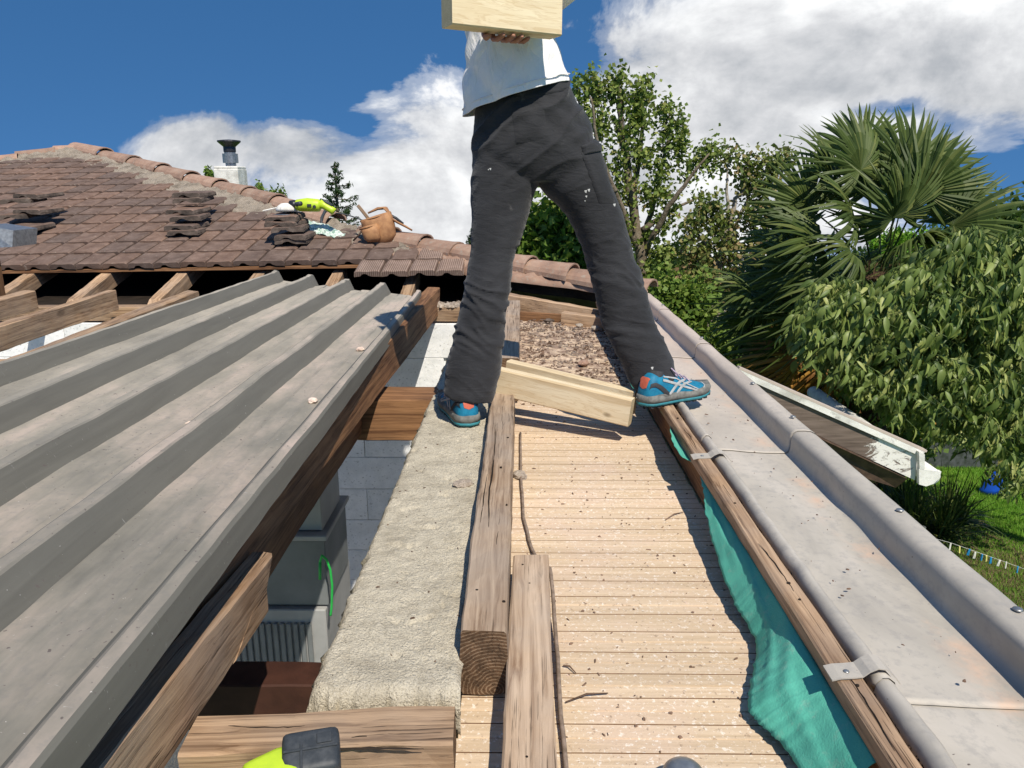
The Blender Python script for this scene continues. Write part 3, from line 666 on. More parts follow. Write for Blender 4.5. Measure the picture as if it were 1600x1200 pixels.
# roof
TP = math.radians(15); ORG = Vector((-1.4, 5.9, .195)); EV = Vector((math.cos(math.radians(1)), 0, math.sin(math.radians(1)))); SV = Vector((0, math.cos(TP), math.sin(TP))); NV = EV.cross(SV).normalized()
def onroof(px, py, off=0.0):
    d = ray(px, py); t_ = (ORG+NV*off-CAM).dot(NV)/d.dot(NV); return CAM+d*t_
def uv(p): q = p-ORG; return q.dot(EV), q.dot(SV)
def rp(u, v, h=0.0): return ORG+EV*u+SV*v+NV*h
roof = empty('tiled_roof', ORG); tag(roof, 'brown interlocking clay tile hip roof with its lower courses stripped off', 'roof')
TW = .2035; PV = .262
def tile_mesh(name, mat, ribs=False, L=.285):
    # cross profile (u, top height, bottom height)
    P = [(0, -.004, -.008), (.004, .016, -.008), (.020, .025, -.006), (.045, .027, -.003), (.056, .026, .010), (.070, .024, .016), (.090, .024, .015), (.104, .024, .004), (.130, .026, -.006), (.178, .027, -.007), (.193, .018, -.008), (.197, -.006, -.010)]
    V, Fc = [], []; ys = [0, .012, L*.5, L]
    for yi, y_ in enumerate(ys):
        for (u, t_, b_) in P: V.append((u, y_, t_-(.004 if yi == 0 else 0)+.017*(1-y_/L)))
    n = len(P)
    for i in range(3):
        for j in range(n-1): a = i*n+j; Fc.append((a, a+1, a+n+1, a+n))
    o = len(V)
    for (u, t_, b_) in P: V.append((u, .001, b_+.004))
    for j in range(n-1): Fc.append((o+j, o+j+1, j+1, j))
    o2 = len(V); V += [(0, 0, -.006), (0, L, -.006), (.198, 0, -.006), (.198, L, -.006)]
    Fc += [(0, 3*n, o2+1, o2), (n-1, o2+2, o2+3, 4*n-1)]
    o3 = len(V)
    for (u, t_, b_) in P: V.append((u, L, b_-.006))
    for j in range(n-1): Fc.append((o+j+1, o+j, o3+j, o3+j+1)); Fc.append((3*n+j, 3*n+j+1, o3+j+1, o3+j))
    me = bpy.data.meshes.new(name); me.from_pydata(V, [], Fc); me.materials.append(M[mat]); me.update(); return me
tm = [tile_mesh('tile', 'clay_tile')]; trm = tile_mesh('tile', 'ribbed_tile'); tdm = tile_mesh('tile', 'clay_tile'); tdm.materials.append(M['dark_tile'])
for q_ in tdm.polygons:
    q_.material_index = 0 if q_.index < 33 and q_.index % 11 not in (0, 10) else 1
RM = Matrix(((EV.x, SV.x, NV.x), (EV.y, SV.y, NV.y), (EV.z, SV.z, NV.z)))
right_b = [uv(onroof(*p)) for p in [(145, 246), (185, 268), (245, 292), (350, 325), (440, 345), (520, 362), (600, 386), (665, 401), (735, 424), (745, 440)]]
left_b = [uv(onroof(*p)) for p in [(30, 249), (-20, 258), (-160, 275)]]
def bx(poly, v):
    poly = sorted(poly, key=lambda q: q[1])
    if v <= poly[0][1]: return poly[0][0]
    for (u0, v0), (u1, v1) in zip(poly, poly[1:]):
        if v0 <= v <= v1: return u0+(u1-u0)*(v-v0)/(v1-v0)
    return poly[-1][0]
row = -1
while True:
    v = row*PV; ub = bx(right_b, v+.1)
    if v+.15 > max(q[1] for q in right_b): break
    jit = random.uniform(0, TW)*.0 + row*.03
    lo = -7.5; nmin = math.floor((lo-jit)/TW)
    if row == -1: nmin = math.ceil((uv(onroof(532, 424))[0]-jit)/TW)
    ul = -99
    lb = [q for q in left_b]
    if v > min(q[1] for q in lb): ul = bx(lb, v)
    k = nmin
    while k*TW+jit+TW*.45 < ub:
        u = k*TW+jit
        if u > ul and proj(rp(u+TW, v))[0] > -45:
            ribbed = (row == -1 and u > .05) or (row == 0 and u > .58)
            o = bpy.data.objects.new('tile', trm if ribbed else tm[0]); link(o, roof)
            loc = rp(u, v+random.uniform(-.006, .006), random.uniform(0, .003))-ORG
            o.matrix_basis = Matrix.Translation(loc) @ (RM @ Matrix.Rotation(random.uniform(-.012, .012), 3, 'Z') @ Matrix.Rotation(random.uniform(-.01, .01), 3, 'X')).to_4x4()
        k += 1
    row += 1
    if row > 16: break
# sheathing under the tiles
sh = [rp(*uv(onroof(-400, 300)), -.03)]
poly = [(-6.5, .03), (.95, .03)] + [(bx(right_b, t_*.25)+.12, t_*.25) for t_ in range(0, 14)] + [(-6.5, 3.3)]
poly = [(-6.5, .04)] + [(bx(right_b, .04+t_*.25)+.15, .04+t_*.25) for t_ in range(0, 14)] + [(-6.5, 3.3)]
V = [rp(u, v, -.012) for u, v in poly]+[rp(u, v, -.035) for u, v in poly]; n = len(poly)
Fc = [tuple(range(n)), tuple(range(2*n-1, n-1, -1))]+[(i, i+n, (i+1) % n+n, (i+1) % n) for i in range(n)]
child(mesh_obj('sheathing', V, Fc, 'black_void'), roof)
# lath that carries the lowest course
for o in [timber('eave_lath', rp(-3.6, .03, -.012), rp(1.0, .03, -.012), .05, .028, 'dark_wood', seed=70)]: child(o, roof)
# slopes beyond hip and ridge; unseen added drops keep light out of the attic
pk = onroof(120, 230)
hipc = [(120, 229), (165, 241), (210, 253), (255, 266), (300, 279), (345, 291), (390, 303), (435, 317), (480, 333), (525, 348), (570, 360), (615, 370), (665, 381), (715, 393), (770, 405), (830, 418), (895, 431), (955, 443), (1018, 456)]
hip = [onroof(x, y+5) for x, y in hipc]
for i in range(len(hip)):   # below the stripped eave the hip runs on down to the corner
    pass
V = [tuple(p-Vector((0, 0, .02))) for p in hip]; n = len(V)
V += [(p.x+.55, p.y+.9, p.z-.5) for p in hip]+[(p.x+.55, p.y+.9, -.6) for p in hip]; Fc = [(i+1, i, n+i, n+i+1) for i in range(n-1)]+[(n+i+1, n+i, 2*n+i, 2*n+i+1) for i in range(n-1)]
child(mesh_obj('far_slope', V, Fc, 'clay_tile'), roof)
rl = [onroof(120, 233), onroof(0, 250), onroof(-160, 272), onroof(-420, 300)]
V = [tuple(p-Vector((0, 0, .02))) for p in rl]+[(p.x, p.y+1.5, p.z-.6) for p in rl]+[(p.x, p.y+1.5, -.6) for p in rl]; Fc = [(i, i+1, 4+i+1, 4+i) for i in range(3)]+[(4+i, 5+i, 9+i, 8+i) for i in range(3)]
child(mesh_obj('rear_slope', V, Fc, 'clay_tile'), roof)
# hip caps
def cap(a, b, r0, r1, name='ridge_tile', lift=.0, mat='ridge_clay'):
    a = Vector(a); b = Vector(b); d = (b-a); L = d.length; x = d.normalized(); y = NV.cross(x).normalized(); z = x.cross(y); V, Fc = [], []; S = 8
    for i, s in enumerate((0, .03, .2, .6, .97, 1.0)):
        r = r0+(r1-r0)*s + (.006 if s < .05 else 0)
        for sh_ in (0, .014):
            for k in range(S+1):
                th = math.pi*k/S; V.append(a+x*(L*s)+y*(math.cos(th)*(r-sh_))+z*(math.sin(th)*(r-sh_)*.75+lift))
    m_ = 2*(S+1)
    for i in range(5):
        for k in range(S):
            p = i*m_+k; Fc.append((p, p+m_, p+m_+1, p+1)); q = p+S+1; Fc.append((q, q+1, q+m_+1, q+m_))
        for k in (0, S): p = i*m_+k; Fc.append((p, p+S+1, p+m_+S+1, p+m_))
    for i in (0, 5):
        for k in range(S): p = i*m_+k; Fc.append((p, p+1, p+S+2, p+S+1))
    return child(mesh_obj(name, V, Fc, mat, smooth=False), roof)
for i in range(len(hip)-1):
    if 9 <= i <= 9: continue
    a, b = hip[i+1], hip[i]; j = Vector((0, 0, random.uniform(-.008, .01)))
    cap(a+j, b+(a-b)*-.06+j+NV*-.012, .112 if i > 9 else .118, .092 if i > 9 else .098, lift=.018)
for (p, q, lab) in [((122, 236), (86, 238), 0), ((88, 240), (26, 247), 0), ((30, 250), (-60, 259), 0), ((-60, 262), (-160, 275), 0)]:
    cap(onroof(*p), onroof(*q), .08, .085, lift=.015)
# mortar bedding: ragged strip between tiles and caps
def strip(top, bot, mat, h=.03, seed=0, rows=14, name='mortar_bed', sub=22, thick=.02):
    V, Fc = [], []; n = 0
    P = []
    for (a, b), (c, d) in zip(zip(top, bot), zip(top[1:], bot[1:])):
        for s in range(sub): f = s/sub; P.append((a.lerp(c, f), b.lerp(d, f)))
    P.append((top[-1], bot[-1]))
    for i, (a, b) in enumerate(P):
        jag = .05*mnoise.noise(b*5.5+Vector((seed, 0, 0)))+.03*mnoise.noise(b*17)
        for r in range(rows+1):
            f = r/rows; p = a.lerp(b, f*(1+jag)); q = p*9+Vector((seed, 0, 0))
            hh = h*(1-f*.75)+.022*mnoise.noise(q)+.020*mnoise.noise(q*2.7)+.014*mnoise.noise(q*7)
            if r == rows: hh = -.03
            V.append(p+NV*hh)
    for i in range(len(P)-1):
        for r in range(rows): a = i*(rows+1)+r; Fc.append((a, a+1, a+rows+2, a+rows+1))
    Fc = [f[::-1] for f in Fc]
    o = child(mesh_obj(name, V, Fc, mat, smooth=True), roof); return o
strip([onroof(*p) for p in [(118, 236), (210, 259), (300, 285), (390, 309), (480, 339), (570, 366), (640, 378)]],
      [onroof(*p) for p in [(100, 262), (190, 278), (262, 304), (350, 331), (440, 355), (540, 382), (640, 403)]], 'mortar', .05, 1)
strip([onroof(*p) for p in [(120, 236), (60, 243), (20, 248), (-160, 276)]], [onroof(*p) for p in [(138, 256), (70, 257), (32, 262), (-160, 286)]], 'mortar', .05, 3)
o = strip([onroof(*p) for p in [(612, 374), (700, 392), (790, 412), (900, 436), (1012, 460)]], [onroof(*p) for p in [(612, 402), (690, 413), (740, 428), (900, 446), (1010, 468)]], 'ridge_clay', .03, 5, name='cracked_bed')
# broken underside of the stripped corner: crumbled mortar and shaded void painted near-black, hip timber and blocks
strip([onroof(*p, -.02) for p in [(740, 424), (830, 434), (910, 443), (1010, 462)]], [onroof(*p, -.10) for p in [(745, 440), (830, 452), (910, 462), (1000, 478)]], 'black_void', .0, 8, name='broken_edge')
# far rafters sloping down from under the tiles
for i, xx in enumerate([-4.40, -3.82, -3.22, -2.63, -2.03, -1.42, -.83]):
    labs = ['sloping rafter end outside the left edge', 'first sloping rafter end under the tiles from the left edge', 'second sloping rafter end under the tiles', 'third sloping rafter end under the tiles, above the joist nearest the sheets', 'sloping rafter end touching the far corner of the metal sheets', 'sloping rafter end between the first two ribs of the sheets', 'sloping rafter end just left of the missing tiles by the sheet corner']
    y0_ = 5.45; z = lambda Y: .118+(Y-5.9)*.268
    yE = min([7.6]+[p.y-.35 for p in hip if abs(p.x-xx) < .45]); yE = max(yE, 6.0)
    named(timber('rafter', (xx, y0_, z(y0_)), (xx, yE, z(yE)), .085, .12, 'old_wood', seed=80+i, rough=.005, cut0=-.3), labs[i], 'rafter', 'sloping rafters under the tiles')
named(timber('hip_beam', (-.14, 5.25, .075), (.60, 4.95, -.012), .07, .10, 'old_wood', seed=91, rough=.006), 'old sloping hip timber under the broken tile edge between the legs')
named(timber('block_timber', (.28, 4.85, .005), (.57, 4.74, -.015), .07, .085, 'old_wood', seed=92, rough=.005), 'short timber block nailed at the end of the dirty soffit boards', 'block')
named(timber('end_board', (-.05, 5.02, -.02), (.60, 4.85, -.03), .03, .06, 'dark_wood', seed=93), 'thin dark board closing the far end of the soffit', 'board')
# attic floor behind the wall plate
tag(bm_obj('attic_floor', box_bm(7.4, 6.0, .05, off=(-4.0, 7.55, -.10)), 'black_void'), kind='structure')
tag(bm_obj('house_wall', box_bm(5.4, .2, 2.45, off=(-1.9, 5.2, -1.4)), 'painted_block'), kind='structure')
tag(bm_obj('house_wall', box_bm(.2, 5.0, 2.4, off=(.70, 2.9, -1.42)), 'painted_block'), kind='structure')
tag(bm_obj('room_floor', box_bm(4.6, 5.2, .04, off=(-2.55, 2.4, GZ+.02)), 'concrete'), kind='structure')
tag(bm_obj('room_wall', box_bm(.2, 5.2, 2.3, off=(-4.9, 2.4, GZ+1.15)), 'painted_block'), kind='structure')
# corrugated sheets
R0, R1 = at(100, 1190, z=.198), at(660, 462, z=.198); L0, L1 = at(0, 590, z=.262), at(430, 436, z=.262)
def ext(a, b, Y): f = (Y-a.y)/(b.y-a.y); return a+(b-a)*f
NR = ext(R0, R1, .32); NL = ext(L0, L1, .45)
V, Fc = [], []
W = 1.0; prof = []
pit = .25
prof = [(0, -.004), (.004, .038), (.010, .047), (.030, .047)]
for r in range(4):
    b0 = r*pit+.03
    prof += [(b0+.034, 0), (b0+.082, 0), (b0+.089, .0016), (b0+.096, 0), (b0+.140, 0), (b0+.147, .0016), (b0+.154, 0), (b0+.184, 0)]
    if r < 3: prof += [(b0+.216, .045), (b0+.222, .048), (b0+.244, .048), (b0+.25, .046)]
    else: prof += [(b0+.208, .024), (b0+.214, .027), (b0+.232, .024), (b0+.238, .018), (b0+.244, -.028)]
pw = prof[-1][0]; ns = 150; nP = len(prof)
for i in range(ns+1):
    f = i/ns
    for j, (u, h) in enumerate(prof):
        s = u/pw; a = NL.lerp(L1, f); b = NR.lerp(R1, f); p = a.lerp(b, s)
        if i > ns-8:
            e = (i-ns+8)/8; p = p + Vector((.004*mnoise.noise(Vector((u*60, i*.7, 0))), .02*mnoise.noise(Vector((u*26, 3, 0))), .010*mnoise.noise(Vector((u*40, i*.5, 5)))-.008*(h < .01)))*e
        p = p+Vector((0, 0, h+.0035*mnoise.noise(Vector((p.x*5, p.y*3, 0)))+(.0022*mnoise.noise(Vector((p.x*18, p.y*11, 0))))))
        V.append(p)
for i in range(ns):
    for j in range(nP-1): a = i*nP+j; Fc.append((a, a+1, a+nP+1, a+nP))
sheet = mesh_obj('corrugated_sheet', V, Fc, 'sheet_steel')
so2 = sheet.modifiers.new('thick', 'SOLIDIFY'); so2.thickness = .0012; so2.offset = -1
tag(sheet, 'dusty grey corrugated steel roofing sheets laid loose over the joists', 'metal sheet')
# small grey flashing at the far left
a = at(-30, 352, Y=4.9); b = at(21, 360, Y=4.9)
V, Fc = join([([a, b, at(19, 386, Y=4.85), at(-30, 388, Y=4.85), a+Vector((0, .25, .0)), b+Vector((0, .25, .0)), at(19, 386, Y=4.85)+Vector((0, .25, 0)), at(-30, 388, Y=4.85)+Vector((0, .25, 0))], [(0, 1, 2, 3), (7, 6, 5, 4), (0, 4, 5, 1), (1, 5, 6, 2), (2, 6, 7, 3), (3, 7, 4, 0)])])
tag(rebase(mesh_obj('metal_box', V, Fc, 'grey_metal')), 'corner of a grey metal box at the left edge before the tiles', 'box')
named(timber('post', (at(2, 400, Y=4.95).x-.04, 4.95, .33), (at(2, 400, Y=4.95).x-.04, 4.951, -2.5), .06, .06, 'dark_wood', up=(0, 1, 0)), 'dark post carrying the grey metal box at the left edge', 'post')
# ================================================================== CHIMNEY, NEIGHBOUR EAVE, ROOM
ch = empty('chimney', (-4.8, 13.2, -.3)); tag(ch, 'white rendered chimney with a black cowled flue behind the hip', 'chimney')
c0 = at(333, 264, Y=13); c1 = at(371, 264, Y=13); cxm = (c0.x+c1.x)/2; cw = c1.x-c0.x
bm = box_bm(cw, cw*1.1, 1.6, .01, off=(cxm, 13+cw*.55, c0.z-.8)); child(bm_obj('stack', bm, 'chimney_white'), ch)
bm = box_bm(cw*.98, cw*1.06, .05, .012, off=(cxm, 13+cw*.55, c0.z+.02)); child(bm_obj('coping', bm, 'chimney_white'), ch)
fx, fy, fz = cxm+.02, 13+cw*.55, c0.z+.04
def lathe(profile, cx, cy, cz_, seg=20):
    V, Fc = [], []
    for r, z in profile:
        for k in range(seg): th = 2*math.pi*k/seg; V.append((cx+r*math.cos(th), cy+r*math.sin(th), cz_+z))
    for i in range(len(profile)-1):
        for k in range(seg): k2 = (k+1) % seg; Fc.append((i*seg+k, i*seg+k2, (i+1)*seg+k2, (i+1)*seg+k))
    Fc.append(tuple(range(seg-1, -1, -1))); Fc.append(tuple((len(profile)-1)*seg+k for k in range(seg))); return V, Fc
V, Fc = lathe([(.085, 0), (.085, .06), (.125, .06), (.125, .21), (.09, .21), (.09, .23)], fx, fy, fz); child(mesh_obj('flue', V, Fc, 'grey_metal', smooth=False), ch)
V, Fc = lathe([(.09, .23), (.10, .24), (.10, .32), (.17, .38), (.19, .40), (.185, .42), (.10, .43), (.03, .435)], fx, fy, fz); child(mesh_obj('cowl', V, Fc, 'dark_metal', smooth=False), ch)
# lower annex roof seen past the gutter
an = empty('annex_roof', (2.0, 4.6, GZ)); tag(an, 'lower annex roof edge with peeling white verge board beyond the gutter', 'roof')
YV = 4.5; A0, A1 = at(1150, 585, Y=YV), at(1436, 712, Y=YV); B0, B1 = at(1150, 622, Y=YV), at(1432, 752, Y=YV)
def slab(p, depth, mat, name, parent):   # p: polygon in a plane of constant Y, extruded away by depth
    n = len(p); V = [Vector(q) for q in p]+[Vector(q)+Vector((0, depth, 0)) for q in p]
    Fc = [tuple(range(n-1, -1, -1)), tuple(range(n, 2*n))]+[(i, (i+1) % n, (i+1) % n+n, i+n) for i in range(n)]
    return child(mesh_obj(name, V, Fc, mat), parent)
vb = slab([A0, A1, B1, B0], .03, 'peeling_paint', 'verge_board', an); rebase(vb)
dn = (A1-A0).normalized(); upv = Vector((-dn.z, 0, dn.x))
slab([A0+upv*.0, A0+upv*.035, A1+upv*.035+dn*.02, A1+dn*.02], .035, 'chimney_white', 'edge_flashing', an); an.children[-1].location.y -= .012
slab([A0+upv*.036, A0+upv*.05, A1+upv*.05+dn*.03, A1+upv*.036+dn*.03], .05, 'zinc', 'drip_edge', an); an.children[-1].location.y -= .02
V = [A0+Vector((0, .02, -.02)), A1+Vector((0, .02, -.02)), A1+Vector((.1, 2.2, -1.35)), A0+Vector((0, 2.2, -1.35))]
V += [v-Vector((0, 0, .06)) for v in V]; child(mesh_obj('roof_slab', V, [(0, 1, 2, 3), (7, 6, 5, 4), (0, 4, 5, 1), (1, 5, 6, 2), (2, 6, 7, 3), (3, 7, 4, 0)], 'clay_tile'), an)
slab([B0-upv*.01, B1-upv*.01-dn*.06, at(1400, 762, Y=YV+.05), at(1345, 745, Y=YV+.05), at(1200, 640, Y=YV+.05)], .08, 'leather_dark', 'soffit_timber', an); an.children[-1].location.y += .05
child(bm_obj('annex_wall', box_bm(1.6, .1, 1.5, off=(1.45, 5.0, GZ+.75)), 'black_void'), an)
# white gutter end, a J profile seen end-on
g0 = at(1437, 712, Y=YV-.02); 
pts = [at(1436, 700, Y=4.48), at(1437, 752, Y=4.48), at(1450, 757, Y=4.48), at(1464, 750, Y=4.48), at(1471, 737, Y=4.48), at(1436, 733, Y=4.48)]
slab([at(1436, 733, Y=4.47), at(1471, 737, Y=4.47), at(1467, 748, Y=4.47), at(1459, 756, Y=4.47), at(1447, 760, Y=4.47), at(1436, 757, Y=4.47)], .03, 'chimney_white', 'gutter_end', an)
slab([at(1436, 706, Y=4.47), at(1445, 710, Y=4.47), at(1445, 733, Y=4.47), at(1437, 733, Y=4.47)], .03, 'chimney_white', 'gutter_bracket', an)
V, Fc = tube([at(1456, 745, Y=4.5), at(1456, 745, Y=4.5)+Vector((0, 2.0, 0))], .055, 12); child(mesh_obj('gutter_pipe', V, Fc, 'chimney_white', smooth=True), an)
# cupboards in the room below
cb = empty('cabinet', (-.9, 3.0, GZ)); tag(cb, 'pale grey tall cabinet with louvred doors in the room below', 'cabinet')
def bx3(name, x0, x1, y0_, y1_, z0, z1, mat, parent, bev=.004):
    return child(bm_obj(name, box_bm(x1-x0, y1_-y0_, z1-z0, bev, off=((x0+x1)/2, (y0_+y1_)/2, (z0+z1)/2)), mat), parent)
zc = lambda y, Y=2.8: at(500, y, Y=Y).z
bx3('body', -1.35, -.80, 2.80, 3.25, GZ, zc(953), 'cabinet_white', cb)
bx3('upper_body', -1.15, -.79, 2.82, 3.2, zc(950), zc(848), 'cabinet_grey', cb)
bx3('top_panel', -1.15, -.775, 2.80, 3.22, zc(846), zc(838), 'cabinet_white', cb)
bx3('top_box', -1.0, -.80, 2.84, 3.15, zc(836), zc(700), 'cabinet_white', cb)
for i in range(16): bx3('slat', -1.30+i*.028, -1.30+i*.028+.02, 2.785, 2.797, zc(1050), zc(972), 'cabinet_grey', cb, .003)
bx3('door_frame', -1.33, -.83, 2.79, 2.7995, zc(1062), zc(1053), 'cabinet_grey', cb)
gh = [at(500, 878, Y=2.75), at(503, 868, Y=2.75), at(510, 874, Y=2.75), at(516, 890, Y=2.75), at(519, 915, Y=2.75), at(518, 950, Y=2.75), at(516, 965, Y=2.75)]
sp = []
for i in range(len(gh)-1):
    for k in range(5): sp.append(gh[i].lerp(gh[i+1], k/5))
V, Fc = tube(sp, .005, 8); V2, F2 = tube([at(500, 905, Y=2.75), at(500, 878, Y=2.75)], .006, 8); V, Fc = join([(V, Fc), (V2, F2)])
tag(rebase(mesh_obj('plant_tie', V, Fc, 'green_plastic', smooth=True)), 'bright green plastic hook hanging beside the grey cabinet', 'hook')
# ================================================================== LOOSE THINGS ON THE ROOFS
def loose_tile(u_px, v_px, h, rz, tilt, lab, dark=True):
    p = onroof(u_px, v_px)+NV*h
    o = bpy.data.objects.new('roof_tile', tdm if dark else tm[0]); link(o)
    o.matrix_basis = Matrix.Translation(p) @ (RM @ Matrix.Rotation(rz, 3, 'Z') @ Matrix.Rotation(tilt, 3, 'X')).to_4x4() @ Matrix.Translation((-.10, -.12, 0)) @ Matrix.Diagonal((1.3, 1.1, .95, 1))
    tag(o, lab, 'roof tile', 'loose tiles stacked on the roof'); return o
ordw = ['lowest', 'second from the bottom', 'third from the bottom', 'fourth from the bottom', 'fifth from the bottom', 'topmost']
def stack(name, items, h0=.045):
    for k, (x, y, hh, rz) in enumerate(items):
        w_ = ordw[k] if k < len(items)-1 else 'topmost'
        loose_tile(x, y, h0+hh, rz, random.uniform(-.03, .03)+TP*-.6, 'loose dark tile, %s in %s' % (w_, name))
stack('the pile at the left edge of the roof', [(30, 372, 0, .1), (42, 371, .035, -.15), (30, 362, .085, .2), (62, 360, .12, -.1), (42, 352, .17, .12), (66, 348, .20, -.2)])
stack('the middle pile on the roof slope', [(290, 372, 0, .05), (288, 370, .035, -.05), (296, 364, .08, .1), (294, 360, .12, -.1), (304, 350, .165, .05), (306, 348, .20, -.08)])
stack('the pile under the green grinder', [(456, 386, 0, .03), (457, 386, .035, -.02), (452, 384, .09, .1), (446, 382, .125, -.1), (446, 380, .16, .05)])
# angle grinder, lime green, lying on its pile
gr = empty('angle_grinder', onroof(450, 372)+NV*.30); tag(gr, 'lime green angle grinder with white guard lying on the piled tiles', 'power tool')
GO = onroof(450, 372); GY = GO.y-.10
def gp(x, y, dy=0): return at(x, y, Y=GY+dy)
def capsule(path, rads, mat, name, seg=12, flat=1.0): 
    V, Fc = tube(path, rads, seg, flat=flat); return child(mesh_obj(name, V, Fc, mat, smooth=True), gr)
capsule([gp(462, 324), gp(466, 321), gp(480, 320), gp(497, 321), gp(501, 322)], [.035, .050, .056, .052, .046], 'lime_plastic', 'motor_housing', 14)
capsule([gp(500, 318), gp(508, 322), gp(518, 328), gp(522, 331)], [.042, .030, .030, .033], 'lime_plastic', 'handle', 12)
capsule([gp(500, 313), gp(509, 316), gp(519, 322)], [.018, .020, .016], 'rubber_black', 'grip', 10)
capsule([gp(452, 319), gp(458, 320), gp(464, 321)], [.030, .040, .042], 'dark_metal', 'gear_head', 12)
capsule([gp(463, 319, -.05), gp(463, 319, -.12), gp(470, 318, -.16)], [.016, .017, .019], 'rubber_black', 'side_handle', 10)
V, Fc = lathe([(.015, .0), (.086, .0), (.088, .018), (.072, .045), (.045, .065), (.02, .07)], 0, 0, 0, 24)
o = child(mesh_obj('disc_guard', V, Fc, 'chimney_white', smooth=True), gr); o.matrix_basis = Matrix.Translation(gp(448, 331)-gr.location) @ Matrix.Rotation(-.12, 4, 'X')
V, Fc = lathe([(.02, 0), (.105, 0), (.105, .005), (.02, .006)], 0, 0, 0, 28)
o = child(mesh_obj('cutting_disc', V, Fc, 'grey_metal'), gr); o.matrix_basis = Matrix.Translation(gp(446, 337)-gr.location) @ Matrix.Rotation(-.1, 4, 'X')
b = bmesh.new(); box_bm(.035, .008, .022, .002, bm=b, off=(0, 0, 0)); o = bm_obj('badge', b, 'rubber_black'); child(o, gr); o.matrix_basis = Matrix.Translation(gp(483, 321, -.056)-gr.location)
b = bmesh.new(); bmesh.ops.create_cone(b, segments=14, radius1=.014, radius2=.012, depth=.01, cap_ends=True, matrix=Matrix.Rotation(math.pi/2, 4, 'X')); o = bm_obj('brush_cap', b, 'rubber_black'); child(o, gr); o.matrix_basis = Matrix.Translation(gp(491, 323, -.056)-gr.location)
cab = [gp(524, 333, .02), gp(535, 334, .03), gp(550, 338, .05), gp(566, 344, .08), gp(575, 352, .1)]
capsule(cab, [.006]*5, 'rubber_black', 'cord', 6)
V, Fc = tube([onroof(522, 346)+NV*.13, onroof(512, 350)+NV*.13, onroof(505, 358)+NV*.10, onroof(503, 366)+NV*.05], .012, 6); tag(rebase(mesh_obj('rubber_strap', V, Fc, 'rubber_black', smooth=True)), 'black strap draped over the hip tiles beside the grinder', 'strap')
# crumpled flashing strip
V, Fc = [], []
pA = [onroof(478, 362)+NV*.10, onroof(500, 363)+NV*.09, onroof(520, 367)+NV*.07, onroof(541, 375)+NV*.05]; pB = [onroof(488, 372)+NV*.06, onroof(505, 376)+NV*.05, onroof(518, 378)+NV*.05, onroof(536, 378)+NV*.035]
for i in range(25):
    f = i/24*3; k = min(2, int(f)); a = pA[k].lerp(pA[k+1], f-k); b = pB[k].lerp(pB[k+1], f-k)
    for j in range(9): p = a.lerp(b, j/8); V.append(p+NV*(.022*mnoise.noise(p*26)+.012*mnoise.noise(p*60)))
for i in range(24):
    for j in range(8): a = i*9+j; Fc.append((a, a+1, a+10, a+9))
o = rebase(mesh_obj('flashing_strip', V, Fc, 'flashing_white')); s_ = o.modifiers.new('t', 'SOLIDIFY'); s_.thickness = .004
tag(o, 'crumpled white and green flashing strip on the tiles beside the grinder pile', 'flashing')
V, Fc = tube([onroof(415, 352)+NV*.13, onroof(440, 350)+NV*.15, onroof(475, 357)+NV*.15], .008, 6); tag(rebase(mesh_obj('metal_ruler', V, Fc, 'chimney_white')), 'thin white strip sticking out of the tile pile under the grinder', 'strip')
# leather tool pouch on the hip
po = empty('tool_pouch', onroof(592, 378)); tag(po, 'tan leather tool pouch with hammer handle standing on the hip tiles', 'tool pouch'); PY = onroof(592, 380).y-.12
def pp(x, y, dy=0): return at(x, y, Y=PY+dy)
def pouch(ring_px, depth, mat, name, hollow=True):
    V, Fc = [], []; S = 18
    for (xl, yl, xr, yr, d) in ring_px:
        a = pp(xl, yl); b = pp(xr, yr); c = (a+b)/2; hx = (b-a)/2
        for k in range(S):
            th = 2*math.pi*k/S; cc = math.cos(th); ss = math.sin(th)
            cc = math.copysign(abs(cc)**.7, cc); ss = math.copysign(abs(ss)**.7, ss)
            V.append(c+hx*cc+Vector((0, ss*d+depth, 0))+Vector((0, 0, .004*mnoise.noise(c*20+Vector((th, 0, 0))))))
    n = len(ring_px)
    for i in range(n-1):
        for k in range(S): k2 = (k+1) % S; Fc.append((i*S+k, i*S+k2, (i+1)*S+k2, (i+1)*S+k))
    Fc.append(tuple((n-1)*S+k for k in range(S)))
    o = child(mesh_obj(name, V, Fc, mat, smooth=True), po); s_ = o.modifiers.new('t', 'SOLIDIFY'); s_.thickness = .006; return o
pouch([(561, 345, 606, 331, .075), (563, 352, 610, 340, .085), (565, 362, 613, 352, .09), (568, 372, 615, 366, .085), (572, 379, 610, 377, .07), (578, 382, 600, 381, .05)], .09, 'leather', 'main_pocket')
pouch([(564, 356, 588, 349, .03), (567, 364, 592, 360, .04), (571, 373, 594, 371, .035), (576, 377, 590, 376, .02)], -.01, 'leather', 'front_pocket')
for q in ((560, 347, 608, 333, .078), (563, 358, 588, 351, .033)):
    a = pp(q[0], q[1]); b = pp(q[2], q[3]); dd = .09 if q[4] > .05 else -.01
    V, Fc = tube([a.lerp(b, k/8)+Vector((0, dd-q[4]*math.sin(math.pi*k/8)**.5-.006, 0)) for k in range(9)], .008, 6); child(mesh_obj('rim_binding', V, Fc, 'leather', smooth=True), po)
V = []; pts = [pp(596, 322, .1), pp(606, 327, .05), pp(611, 337, .02)]
V, Fc = tube([pp(575, 333, .12), pp(590, 326, .14), pp(602, 325, .13), pp(608, 333, .08)], [.02, .035, .035, .02], 8, flat=.35); child(mesh_obj('back_flap', V, Fc, 'leather', smooth=True), po)
hm = timber('hammer_handle', pp(559, 321, .05), pp(578, 345, .08), .026, .02, 'old_wood', up=(0, -1, .2)); child(hm, po)
